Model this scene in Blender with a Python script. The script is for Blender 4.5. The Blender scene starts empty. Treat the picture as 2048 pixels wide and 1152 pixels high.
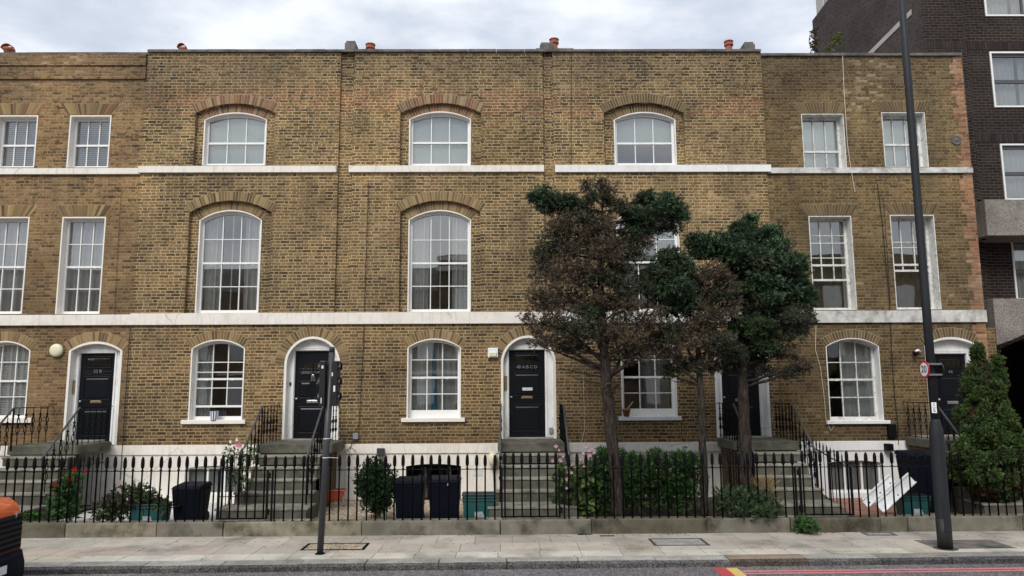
import bpy, math, random
import numpy as np
from mathutils import Vector, Matrix
from mathutils.geometry import tessellate_polygon
random.seed(7); RNG = np.random.default_rng(7)
S = bpy.context.scene; C = S.collection; R = math.radians
# ---------------- camera ----------------
CAM = Vector((0, 0, 2.70)); FPX = 1480.0
YAW, PITCH, ROLL = R(0.58), R(7.65), R(0.30)
_f = Vector((math.sin(YAW)*math.cos(PITCH), math.cos(YAW)*math.cos(PITCH), math.sin(PITCH)))
_r0 = Vector((math.cos(YAW), -math.sin(YAW), 0)); _u0 = _r0.cross(_f)
_r = _r0*math.cos(ROLL) - _u0*math.sin(ROLL); _u = _u0*math.cos(ROLL) + _r0*math.sin(ROLL)
cd = bpy.data.cameras.new('camera'); cam = bpy.data.objects.new('camera', cd); C.objects.link(cam)
cd.sensor_width = 36; cd.lens = 36*FPX/2048; cd.clip_end = 3000; cd.clip_start = 0.05
cam.matrix_world = Matrix(((_r.x, _u.x, -_f.x, CAM.x), (_r.y, _u.y, -_f.y, CAM.y), (_r.z, _u.z, -_f.z, CAM.z), (0, 0, 0, 1)))
S.camera = cam
def at(px, py, Y):
    v = _f*FPX + _r*(px-1024) - _u*(py-576); return CAM + v*(Y/v.y)
def atz(px, py, z):
    v = _f*FPX + _r*(px-1024) - _u*(py-576); return CAM + v*((z-CAM.z)/v.z)
# ---------------- world and sun ----------------
W = bpy.data.worlds.new('World'); S.world = W; W.use_nodes = True
wn = W.node_tree; wn.nodes.clear()
def wnode(t, **k):
    n = wn.nodes.new(t)
    for a, b in k.items(): setattr(n, a, b)
    return n
SUN_EL, SUN_ROT = R(45), R(200)
sky = wnode('ShaderNodeTexSky', sky_type='NISHITA', sun_disc=False, sun_elevation=SUN_EL, sun_rotation=SUN_ROT)
bgs = wnode('ShaderNodeBackground'); bgs.inputs[1].default_value = 0.10
wn.links.new(sky.outputs[0], bgs.inputs[0])
tc = wnode('ShaderNodeTexCoord'); mp = wnode('ShaderNodeMapping'); mp.inputs['Scale'].default_value = (1, 1, 2.6)
mp.inputs['Location'].default_value = (0.35, 0.2, 0.1)
wn.links.new(tc.outputs['Generated'], mp.inputs[0])
nz = wnode('ShaderNodeTexNoise'); nz.inputs['Scale'].default_value = 3.2; nz.inputs['Detail'].default_value = 7; nz.inputs['Roughness'].default_value = .55
wn.links.new(mp.outputs[0], nz.inputs['Vector'])
cr = wnode('ShaderNodeValToRGB'); e = cr.color_ramp.elements
e[0].position = .34; e[0].color = (.30, .335, .395, 1); e[1].position = .60; e[1].color = (.60, .615, .64, 1)
m_ = cr.color_ramp.elements.new(.47); m_.color = (.42, .45, .50, 1)
wn.links.new(nz.outputs[0], cr.inputs[0])
bgc = wnode('ShaderNodeBackground'); bgc.inputs[1].default_value = 1.0
wn.links.new(cr.outputs[0], bgc.inputs[0])
mx = wnode('ShaderNodeMixShader'); mx.inputs[0].default_value = .88
wn.links.new(bgs.outputs[0], mx.inputs[1]); wn.links.new(bgc.outputs[0], mx.inputs[2])
wo = wnode('ShaderNodeOutputWorld'); wn.links.new(mx.outputs[0], wo.inputs[0])
sd = bpy.data.lights.new('sun', 'SUN'); sd.energy = 1.5; sd.angle = R(28); sd.color = (1, .965, .91)
so = bpy.data.objects.new('sun', sd); C.objects.link(so)
_sdir = Vector((math.sin(SUN_ROT)*math.cos(SUN_EL), math.cos(SUN_ROT)*math.cos(SUN_EL), math.sin(SUN_EL)))
so.rotation_euler = _sdir.to_track_quat('Z', 'Y').to_euler(); so.location = (-5, -20, 30)
S.view_settings.view_transform = 'Standard'; S.view_settings.look = 'None'; S.view_settings.gamma = 1; S.view_settings.exposure = 0.86

# ---------------- material helpers ----------------
class G:
    def __init__(s, name):
        s.m = bpy.data.materials.new(name); s.m.use_nodes = True; s.t = s.m.node_tree; s.t.nodes.clear()
        s.o = s.t.nodes.new('ShaderNodeOutputMaterial')
    def n(s, t, **k):
        x = s.t.nodes.new(t)
        for a, b in k.items(): setattr(x, a, b)
        return x
    def put(s, sock, v):
        if v is None: return
        if hasattr(v, 'links') or hasattr(v, 'is_linked'): s.t.links.new(v, sock)
        else:
            if hasattr(sock.default_value, '__len__') and not hasattr(v, '__len__'): v = [v]*len(sock.default_value)
            if hasattr(v, '__len__') and len(sock.default_value) == 4 and len(v) == 3: v = (*v, 1)
            sock.default_value = v
    def m_(s, op, a, b=None, c=None):
        x = s.n('ShaderNodeMath', operation=op)
        s.put(x.inputs[0], a); s.put(x.inputs[1], b)
        if c is not None: s.put(x.inputs[2], c)
        return x.outputs[0]
    def noise(s, vec, scale, detail=3, rough=.5, out=0):
        x = s.n('ShaderNodeTexNoise'); s.put(x.inputs['Vector'], vec); s.put(x.inputs['Scale'], scale)
        s.put(x.inputs['Detail'], detail); s.put(x.inputs['Roughness'], rough); return x.outputs[out]
    def ramp(s, fac, stops, interp='LINEAR'):
        x = s.n('ShaderNodeValToRGB'); x.color_ramp.interpolation = interp
        el = x.color_ramp.elements
        while len(el) < len(stops): el.new(.5)
        for q, (p, c) in zip(el, stops):
            q.position = p; q.color = (*c, 1) if hasattr(c, '__len__') else (c, c, c, 1)
        s.put(x.inputs[0], fac); return x.outputs[0]
    def mix(s, f, a, b, mode='MIX'):
        x = s.n('ShaderNodeMixRGB', blend_type=mode)
        s.put(x.inputs[0], f); s.put(x.inputs[1], a); s.put(x.inputs[2], b); return x.outputs[0]
    def comb(s, x_, y_, z_):
        x = s.n('ShaderNodeCombineXYZ'); s.put(x.inputs[0], x_); s.put(x.inputs[1], y_); s.put(x.inputs[2], z_); return x.outputs[0]
    def pos(s): return s.n('ShaderNodeNewGeometry').outputs['Position']
    def sep(s, v):
        x = s.n('ShaderNodeSeparateXYZ'); s.put(x.inputs[0], v); return x.outputs
    def bump(s, h, strength=.5, dist=.01):
        x = s.n('ShaderNodeBump'); s.put(x.inputs['Height'], h); x.inputs['Strength'].default_value = strength; x.inputs['Distance'].default_value = dist
        return x.outputs[0]
    def pbr(s, color, rough=.8, bump=None, metal=0, spec=.5, coat=0):
        p = s.n('ShaderNodeBsdfPrincipled'); s.put(p.inputs['Base Color'], color); s.put(p.inputs['Roughness'], rough)
        s.put(p.inputs['Metallic'], metal); s.put(p.inputs['Specular IOR Level'], spec)
        if coat: s.put(p.inputs['Coat Weight'], coat)
        if bump is not None: s.put(p.inputs['Normal'], bump)
        s.t.links.new(p.outputs[0], s.o.inputs[0]); return s.m

def brick_mat(name, pal, mortar, z_tint=None, L=.3375, H=.075, mort=.0075, dirt=.5, flemish=True, rough_edge=.5, mortar_dirt=.5, flush=0.0, redband=None):
    g = G(name); P = g.pos(); x, y, z = g.sep(P)
    u = g.m_('ADD', x, y)
    w = g.noise(P, 2.2, 2); w2 = g.noise(P, 9, 2, out=1)
    v = g.m_('ADD', z, g.m_('MULTIPLY', g.m_('SUBTRACT', w, .5), .02))
    ws = g.sep(w2)
    v = g.m_('ADD', v, g.m_('MULTIPLY', g.m_('SUBTRACT', ws[0], .5), .009))
    u = g.m_('ADD', u, g.m_('MULTIPLY', g.m_('SUBTRACT', ws[1], .5), .016))
    vr = g.m_('DIVIDE', v, H); row = g.m_('FLOOR', vr); fv = g.m_('FRACT', vr)
    rw = g.n('ShaderNodeTexWhiteNoise', noise_dimensions='1D'); g.put(rw.inputs['W'], row)
    par = g.m_('MODULO', g.m_('ADD', row, 1000), 2)
    u2 = g.m_('ADD', g.m_('DIVIDE', u, L), g.m_('MULTIPLY', par, .5)); u2 = g.m_('ADD', u2, g.m_('MULTIPLY', rw.outputs[0], .16))
    cell = g.m_('FLOOR', u2); fu = g.m_('FRACT', u2)
    if flemish:
        isH = g.m_('GREATER_THAN', fu, .6667); idu = g.m_('ADD', g.m_('MULTIPLY', cell, 2), isH)
        du = g.m_('MINIMUM', g.m_('MINIMUM', fu, g.m_('ABSOLUTE', g.m_('SUBTRACT', fu, .6667))), g.m_('SUBTRACT', 1, fu))
    else:
        idu = cell; du = g.m_('MINIMUM', fu, g.m_('SUBTRACT', 1, fu))
    du = g.m_('MULTIPLY', du, L); dv = g.m_('MULTIPLY', g.m_('MINIMUM', fv, g.m_('SUBTRACT', 1, fv)), H)
    d = g.m_('MINIMUM', du, dv)
    fine = g.noise(P, 42, 3, .6)
    wear = g.noise(P, 1.1, 3)
    thr = g.m_('ADD', mort, g.m_('MULTIPLY', g.m_('SUBTRACT', fine, .5), .012*rough_edge))
    thr = g.m_('ADD', thr, g.m_('MULTIPLY', g.m_('SUBTRACT', wear, .5), .006*rough_edge))
    mr = g.n('ShaderNodeMapRange'); g.put(mr.inputs[0], g.m_('SUBTRACT', d, thr)); mr.inputs[1].default_value = -.0015; mr.inputs[2].default_value = .0025
    mask = mr.outputs[0]          # 1 = brick
    wn_ = g.n('ShaderNodeTexWhiteNoise', noise_dimensions='3D'); g.put(wn_.inputs['Vector'], g.comb(idu, row, 0))
    big = g.noise(P, .55, 3, .55); bigc = g.noise(P, 3.0, 3, .6)
    f = g.m_('ADD', g.m_('ADD', .13, g.m_('MULTIPLY', g.m_('POWER', wn_.outputs[0], .8), .74)), g.m_('MULTIPLY', g.m_('SUBTRACT', big, .5), .9))
    f = g.m_('ADD', f, g.m_('MULTIPLY', g.m_('SUBTRACT', bigc, .5), .35))
    col = g.ramp(f, pal)
    br = g.m_('ADD', .72, g.m_('MULTIPLY', g.noise(P, 28, 4, .7), .56)); col = g.mix(1, col, g.comb(br, br, br), 'MULTIPLY')
    mc = g.mix(g.m_('MULTIPLY', g.noise(P, 1.7, 4, .6), mortar_dirt), mortar, tuple(q*.45 for q in mortar))
    hole = g.sep(g.ramp(g.noise(P, 11, 4, .7), [(.53, 0), (.60, 1)]))[0]
    hz = g.n('ShaderNodeMapRange'); g.put(hz.inputs[0], z); hz.inputs[1].default_value = 5.5; hz.inputs[2].default_value = 8.5; hz.inputs[3].default_value = .35; hz.inputs[4].default_value = 1.0
    mc = g.mix(g.m_('MULTIPLY', g.m_('MULTIPLY', hole, hz.outputs[0]), .9*min(1, rough_edge*1.6)), mc, (.045, .034, .022))
    if redband:
        rm_ = g.m_('MULTIPLY', g.m_('GREATER_THAN', z, redband[0]), g.m_('LESS_THAN', g.m_('ADD', z, g.m_('MULTIPLY', x, .02)), redband[1]))
        rm_ = g.m_('MULTIPLY', rm_, g.sep(g.ramp(g.m_('ADD', g.m_('MULTIPLY', wn_.outputs[0], .45), g.m_('MULTIPLY', g.noise(P, 1.3, 2), .75)), [(.52, 0), (.66, 1)]))[0])
        col = g.mix(g.m_('MULTIPLY', rm_, .8), col, (.22, .095, .06))
    col = g.mix(mask, mc, col)
    if flush:
        fm = g.sep(g.ramp(g.noise(g.comb(g.m_('MULTIPLY', u, 5), 0, g.m_('MULTIPLY', z, 11)), 1.0, 6, .72), [(.50, 0), (.66, 1)]))[0]
        fz = g.n('ShaderNodeMapRange'); g.put(fz.inputs[0], g.m_('ADD', z, g.m_('MULTIPLY', g.noise(P, .7, 3), 2.5))); fz.inputs[1].default_value = 4.5; fz.inputs[2].default_value = 8.8; fz.inputs[3].default_value = .30; fz.inputs[4].default_value = 1.0
        col = g.mix(g.m_('MULTIPLY', g.m_('MULTIPLY', fm, fz.outputs[0]), flush), col, (.32, .228, .105))
        dm = g.sep(g.ramp(g.noise(P, 7, 6, .75), [(.55, 0), (.70, 1)]))[0]
        col = g.mix(g.m_('MULTIPLY', dm, .45*flush), col, (.075, .054, .032))
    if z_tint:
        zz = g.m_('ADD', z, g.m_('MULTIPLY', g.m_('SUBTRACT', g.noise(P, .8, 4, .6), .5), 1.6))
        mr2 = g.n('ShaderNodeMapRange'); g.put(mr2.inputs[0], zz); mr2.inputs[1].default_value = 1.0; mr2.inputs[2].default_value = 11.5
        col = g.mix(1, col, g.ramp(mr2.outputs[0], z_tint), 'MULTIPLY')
    soot = g.ramp(g.noise(g.comb(g.m_('MULTIPLY', x, 1.0), g.m_('MULTIPLY', y, 1.0), g.m_('MULTIPLY', z, .45)), 1.3, 5, .65), [(.46, 0), (.72, 1)])
    col = g.mix(g.m_('MULTIPLY', g.sep(soot)[0], dirt), col, (.05, .042, .032))
    col = g.mix(1, col, g.ramp(g.noise(g.comb(x, y, g.m_('MULTIPLY', z, 1.8)), .42, 4, .6), [(.34, (.78, .76, .74)), (.5, (1, 1, 1)), (.66, (1.22, 1.17, 1.08))]), 'MULTIPLY')
    stv = g.comb(g.m_('MULTIPLY', x, 7.0), 0, g.m_('MULTIPLY', z, .55)); st = g.sep(g.ramp(g.noise(stv, 1.0, 5, .6), [(.52, 0), (.72, 1)]))[0]
    led = g.ramp(g.m_('FRACT', g.m_('DIVIDE', g.m_('SUBTRACT', z, 1.15), 3.43)), [(0, 0), (.35, .0), (.93, 1), (.97, .4)])
    col = g.mix(g.m_('MULTIPLY', g.m_('MULTIPLY', st, g.sep(led)[0]), dirt), col, (.05, .042, .033))
    h = g.m_('ADD', mask, g.m_('MULTIPLY', fine, .45))
    h = g.m_('ADD', h, g.m_('MULTIPLY', wn_.outputs[0], .3))
    return g.pbr(col, .92, g.bump(h, .7, .008), spec=.2)

def rough_mat(name, c1, c2, scale=6, rough=.85, b=.3, detail=5, attr=False, spec=.3, c3=None, s3=1.2, dist=.006, thr=(.35, .65), fine=60, drip=0):
    g = G(name); P = g.pos()
    col = g.ramp(g.noise(P, scale, detail, .62), [(thr[0], c1), (thr[1], c2)])
    if c3: col = g.mix(g.sep(g.ramp(g.noise(P, s3, 5, .65), [(.5, 0), (.68, 1)]))[0], col, c3)
    if drip:
        x, y, z = g.sep(P); dv = g.sep(g.ramp(g.noise(g.comb(g.m_('MULTIPLY', x, 9), g.m_('MULTIPLY', y, 2), g.m_('MULTIPLY', z, 1.4)), 1.0, 5, .65), [(.52, 0), (.74, 1)]))[0]
        col = g.mix(g.m_('MULTIPLY', dv, drip), col, (.33, .30, .25))
        ck = g.n('ShaderNodeTexVoronoi', feature='DISTANCE_TO_EDGE'); g.put(ck.inputs['Vector'], g.comb(g.m_('ADD', x, g.m_('MULTIPLY', g.noise(P, 5), .3)), 0, g.m_('MULTIPLY', z, .4))); ck.inputs['Scale'].default_value = .45
        col = g.mix(g.m_('MULTIPLY', g.m_('LESS_THAN', ck.outputs['Distance'], .0025), .35), col, (.25, .22, .18))
    if attr:
        a = g.n('ShaderNodeVertexColor'); a.layer_name = 'Col'; col = g.mix(1, col, a.outputs[0], 'MULTIPLY')
    k = g.m_('ADD', .8, g.m_('MULTIPLY', g.noise(P, fine, 3, .7), .4)); col = g.mix(1, col, g.comb(k, k, k), 'MULTIPLY')
    return g.pbr(col, rough, g.bump(g.noise(P, fine, 4, .7), b, dist), spec=spec)
def speck_mat(name, stops, scale, rough=.9, b=.5, dist=.01, patch=None, attr=False):
    g = G(name); P = g.pos(); vo = g.n('ShaderNodeTexVoronoi'); g.put(vo.inputs['Vector'], P); vo.inputs['Scale'].default_value = scale
    col = g.ramp(g.sep(vo.outputs['Color'])[0], stops)
    if patch: 
        k = g.ramp(g.noise(P, patch, 4, .6), [(.35, .75), (.65, 1.15)]); col = g.mix(1, col, k, 'MULTIPLY')
    if attr: a = g.n('ShaderNodeVertexColor'); a.layer_name = 'Col'; col = g.mix(1, col, a.outputs[0], 'MULTIPLY')
    return g.pbr(col, rough, g.bump(vo.outputs['Distance'], b, dist), spec=.3)
def plain(name, c, rough=.6, metal=0, spec=.5, coat=0, b=0):
    g = G(name); P = g.pos(); k = g.m_('ADD', .85, g.m_('MULTIPLY', g.noise(P, 7, 4, .6), .3))
    col = g.mix(1, c, g.comb(k, k, k), 'MULTIPLY')
    rr = g.m_('ADD', rough-.08, g.m_('MULTIPLY', g.noise(P, 11, 3), .16))
    return g.pbr(col, rr, g.bump(g.noise(P, 40, 3), b, .004) if b else None, metal, spec, coat)
def attr_mat(name, rough=.8, trans=0.0, spec=.3):
    g = G(name); a = g.n('ShaderNodeVertexColor'); a.layer_name = 'Col'
    P = g.pos(); k = g.m_('ADD', .75, g.m_('MULTIPLY', g.noise(P, 25, 3, .7), .5)); col = g.mix(1, a.outputs[0], g.comb(k, k, k), 'MULTIPLY')
    p = g.n('ShaderNodeBsdfPrincipled'); g.put(p.inputs['Base Color'], col); p.inputs['Roughness'].default_value = rough; p.inputs['Specular IOR Level'].default_value = spec
    if trans:
        t = g.n('ShaderNodeBsdfTranslucent'); g.put(t.inputs[0], col); m = g.n('ShaderNodeMixShader'); m.inputs[0].default_value = trans
        g.t.links.new(p.outputs[0], m.inputs[1]); g.t.links.new(t.outputs[0], m.inputs[2]); g.t.links.new(m.outputs[0], g.o.inputs[0])
    else: g.t.links.new(p.outputs[0], g.o.inputs[0])
    return g.m
def glass_mat(name, refl=.16, tint=(.95, .97, .96), rough=.015):
    g = G(name); t = g.n('ShaderNodeBsdfTransparent'); g.put(t.inputs[0], tint)
    gl = g.n('ShaderNodeBsdfGlossy'); gl.inputs['Roughness'].default_value = rough; g.put(gl.inputs['Color'], (1, .985, .95))
    P = g.pos(); g.put(gl.inputs['Normal'], g.bump(g.noise(P, 1.6, 1), .12, .01))
    lw = g.n('ShaderNodeFresnel'); lw.inputs[0].default_value = 1.5
    f = g.m_('ADD', refl, g.m_('MULTIPLY', lw.outputs[0], .8))
    m = g.n('ShaderNodeMixShader'); g.put(m.inputs[0], f); g.t.links.new(t.outputs[0], m.inputs[1]); g.t.links.new(gl.outputs[0], m.inputs[2])
    g.t.links.new(m.outputs[0], g.o.inputs[0]); return g.m
STOCK = [(0.0, (.036, .028, .023)), (.2, (.072, .051, .032)), (.36, (.115, .077, .041)), (.55, (.162, .111, .054)), (.74, (.235, .167, .082)), (.87, (.185, .105, .062)), (1.0, (.34, .26, .155))]
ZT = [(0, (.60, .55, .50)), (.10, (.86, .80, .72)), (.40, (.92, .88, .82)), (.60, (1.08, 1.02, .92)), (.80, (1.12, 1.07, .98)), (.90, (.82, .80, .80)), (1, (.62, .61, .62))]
M = {}
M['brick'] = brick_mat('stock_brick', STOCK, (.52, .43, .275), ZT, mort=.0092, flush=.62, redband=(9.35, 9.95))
STOCK_E = [(0.0, (.045, .033, .022)), (.25, (.085, .058, .027)), (.5, (.115, .082, .042)), (.75, (.155, .11, .056)), (.9, (.19, .138, .076)), (1.0, (.33, .26, .16))]
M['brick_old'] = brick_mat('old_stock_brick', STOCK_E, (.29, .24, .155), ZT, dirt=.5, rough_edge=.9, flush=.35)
STOCK_A = [(0.0, (.06, .045, .033)), (.2, (.11, .074, .044)), (.45, (.185, .122, .066)), (.7, (.26, .182, .10)), (.87, (.20, .105, .065)), (1.0, (.38, .29, .18))]
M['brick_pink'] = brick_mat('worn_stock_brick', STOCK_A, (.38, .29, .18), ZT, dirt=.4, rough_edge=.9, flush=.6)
M['brick_red'] = brick_mat('red_brick', [(0, (.12, .055, .032)), (.35, (.24, .115, .065)), (.7, (.31, .165, .095)), (1, (.38, .28, .19))], (.36, .27, .18), None, L=.225, dirt=.3, flemish=False, rough_edge=1)
M['brick_dark'] = brick_mat('dark_engineering_brick', [(0, (.012, .010, .009)), (.5, (.021, .017, .015)), (1, (.034, .027, .024))], (.13, .10, .085), None, L=.235, H=.08, mort=.0055, dirt=.3, flemish=False, rough_edge=.3)
M['brick_dark_side'] = brick_mat('dark_purple_side_brick', [(0, (.032, .026, .025)), (.5, (.048, .038, .036)), (1, (.075, .058, .053))], (.17, .145, .13), None, L=.235, H=.08, mort=.006, dirt=.3, flemish=False, rough_edge=.3)
M['vouss'] = attr_mat('arch_brick', .9)
M['mortar'] = rough_mat('mortar', (.40, .32, .20), (.28, .215, .13))
M['stucco'] = rough_mat('cream_stucco', (.80, .765, .70), (.73, .69, .62), 2.0, .75, .15, c3=(.66, .61, .54), s3=1.6, drip=.40)
M['stucco_white'] = rough_mat('white_stucco', (.80, .80, .79), (.74, .74, .73), 2.0, .75, .12, c3=(.66, .65, .62), s3=1.3, drip=.3)
M['stucco_worn'] = rough_mat('worn_white_stucco', (.66, .65, .62), (.44, .43, .40), 5, .85, .3, c3=(.24, .23, .21), s3=2.8)
M['frame'] = rough_mat('white_frame_paint', (.80, .80, .78), (.76, .76, .74), 3, .4, .04, spec=.5)
M['frame_old'] = rough_mat('flaking_frame_paint', (.72, .72, .69), (.60, .60, .57), 14, .6, .3, c3=(.42, .40, .36), s3=7)
M['trim'] = rough_mat('cream_trim_paint', (.80, .77, .71), (.75, .715, .65), 3, .6, .06)
M['glass'] = glass_mat('window_glass', .21)
M['glass_dark'] = glass_mat('dark_window_glass', .15, (.93, .95, .95))
M['door'] = plain('black_gloss_door', (.005, .006, .009), .32, 0, .28)
M['iron'] = plain('black_iron', (.004, .004, .005), .7, 0, .12, b=.3)
M['iron_grey'] = plain('grey_handrail', (.07, .072, .075), .4)
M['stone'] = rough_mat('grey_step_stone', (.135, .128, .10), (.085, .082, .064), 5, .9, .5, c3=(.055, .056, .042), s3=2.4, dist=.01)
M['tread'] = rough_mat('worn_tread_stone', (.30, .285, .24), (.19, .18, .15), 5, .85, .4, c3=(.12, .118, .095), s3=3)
M['plinth'] = rough_mat('plinth_concrete', (.20, .185, .15), (.13, .12, .094), 2.6, .92, .6, attr=True, c3=(.055, .052, .038), s3=2.3, dist=.012)
M['coping'] = rough_mat('coping_stone', (.18, .165, .15), (.10, .095, .09), 4, .9, .4, c3=(.045, .042, .04))
M['slab'] = rough_mat('paving_slab', (.45, .415, .37), (.37, .34, .30), 1.6, .88, .3, attr=True, c3=(.24, .22, .195), s3=1.1, fine=45)
M['joint'] = plain('joint_dirt', (.06, .055, .045), .95)
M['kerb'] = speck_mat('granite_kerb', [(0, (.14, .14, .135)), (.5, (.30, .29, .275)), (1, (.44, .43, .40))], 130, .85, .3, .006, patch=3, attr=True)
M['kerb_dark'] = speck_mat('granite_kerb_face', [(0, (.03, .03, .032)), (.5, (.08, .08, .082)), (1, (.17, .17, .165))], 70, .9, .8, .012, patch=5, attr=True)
M['road'] = speck_mat('road_asphalt', [(0, (.045, .04, .043)), (.4, (.11, .10, .105)), (.8, (.21, .19, .195)), (1, (.34, .31, .31))], 60, .9, .5, .01, patch=.9)
M['gravel'] = speck_mat('beige_gravel', [(0, (.13, .09, .055)), (.3, (.36, .27, .18)), (.7, (.55, .45, .33)), (1, (.75, .68, .58))], 38, .9, 1, .03)
M['white_gravel'] = speck_mat('pale_gravel', [(0, (.45, .44, .42)), (1, (.80, .79, .76))], 45, .9, 1, .02)
M['soil'] = rough_mat('garden_soil', (.07, .055, .038), (.035, .028, .02), 8, .95, 1, dist=.03)
M['paver'] = brick_mat('red_garden_pavers', [(0, (.22, .10, .075)), (1, (.36, .20, .15))], (.2, .17, .14), None, dirt=.1)
M['pebble'] = speck_mat('pebbled_concrete', [(0, (.13, .115, .10)), (.5, (.23, .205, .18)), (1, (.36, .33, .30))], 75, .95, .6, .01, patch=1.5)
M['bin'] = plain('black_bin_plastic', (.004, .006, .013), .6, 0, .10, b=.2)
M['teal'] = plain('green_box_plastic', (.012, .085, .085), .45)
M['teal_dark'] = plain('dark_green_box_rim', (.008, .045, .047), .5)
M['terra'] = plain('terracotta_plastic', (.34, .06, .03), .5)
M['clay'] = plain('clay_pot', (.30, .12, .06), .85, b=.3)
M['pot'] = rough_mat('chimney_pot_clay', (.42, .14, .085), (.26, .085, .055), 14, .85, .3)
M['pole'] = plain('grey_pole_paint', (.035, .037, .040), .45, b=.1)
M['lamp'] = plain('lamp_post_paint', (.018, .020, .023), .6, 0, .3, b=.25)
M['lamp_base'] = plain('lamp_base_paint', (.012, .012, .013), .6, b=.3)
M['white'] = plain('white_plastic', (.78, .79, .80), .4)
M['red'] = plain('sign_red', (.45, .012, .03), .4)
M['black'] = plain('black_paint', (.006, .006, .007), .5)
M['yellow'] = rough_mat('yellow_road_paint', (.68, .50, .14), (.5, .36, .12), 20, .8, .2)
M['redline'] = rough_mat('red_road_paint', (.58, .21, .22), (.48, .18, .19), 9, .8, .3, c3=(.34, .17, .17), s3=6)
M['redmark'] = rough_mat('bright_red_road_paint', (.50, .06, .075), (.38, .06, .07), 9, .8, .2)
M['brass'] = plain('brass', (.40, .32, .19), .35, .8)
M['chrome'] = plain('chrome', (.55, .55, .55), .3, .9)
M['cream'] = plain('cream_plastic', (.68, .66, .46), .5)
M['grey'] = plain('grey_plastic', (.22, .24, .26), .6)
M['cable'] = plain('black_cable', (.012, .012, .012), .7)
M['cable_w'] = plain('white_cable', (.62, .58, .5), .7)
M['curtain'] = rough_mat('grey_curtain', (.60, .60, .585), (.52, .52, .51), 5, .95, .1)
M['net'] = rough_mat('net_curtain', (.62, .64, .62), (.54, .56, .54), 5, .95, .1)
M['blind'] = rough_mat('pale_blind', (.66, .73, .70), (.60, .67, .65), 2, .9, .05)
M['blue'] = rough_mat('blue_curtain', (.02, .23, .36), (.015, .16, .28), 4, .95, .1)
M['room'] = rough_mat('room_wall', (.34, .33, .31), (.28, .27, .26), 1, .95, .05)
M['olive'] = rough_mat('olive_curtain', (.16, .155, .115), (.12, .115, .085), 5, .95, .1)
def bark_mat():
    g = G('grey_brown_bark'); P = g.pos(); x, y, z = g.sep(P)
    n = g.noise(g.comb(g.m_('MULTIPLY', x, 26), g.m_('MULTIPLY', y, 26), g.m_('MULTIPLY', z, 6)), 1.0, 5, .7)
    col = g.ramp(n, [(.36, (.016, .013, .011)), (.55, (.050, .041, .034)), (.72, (.10, .085, .07))])
    return g.pbr(col, .95, g.bump(n, 1.0, .04), spec=.1)
M['bark'] = bark_mat()
M['twig'] = plain('dark_twig', (.038, .027, .021), .95)
M['leaf'] = attr_mat('conifer_spray', .75, .25)
M['petal'] = attr_mat('petal', .7, .3)
M['orange'] = plain('orange_car_paint', (.62, .10, .012), .3, 0, .5, .6)
M['tyre'] = plain('tyre_rubber', (.015, .015, .016), .85)
M['lens'] = plain('clear_lens', (.35, .36, .37), .15, .5)
M['pale_tower'] = rough_mat('pale_render', (.48, .46, .43), (.40, .385, .36), 1.5, .9, .1)
M['grille'] = plain('vent_grey', (.03, .03, .03), .7)
M['opp'] = brick_mat('opposite_brick', STOCK, (.35, .28, .18), None)

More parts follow.
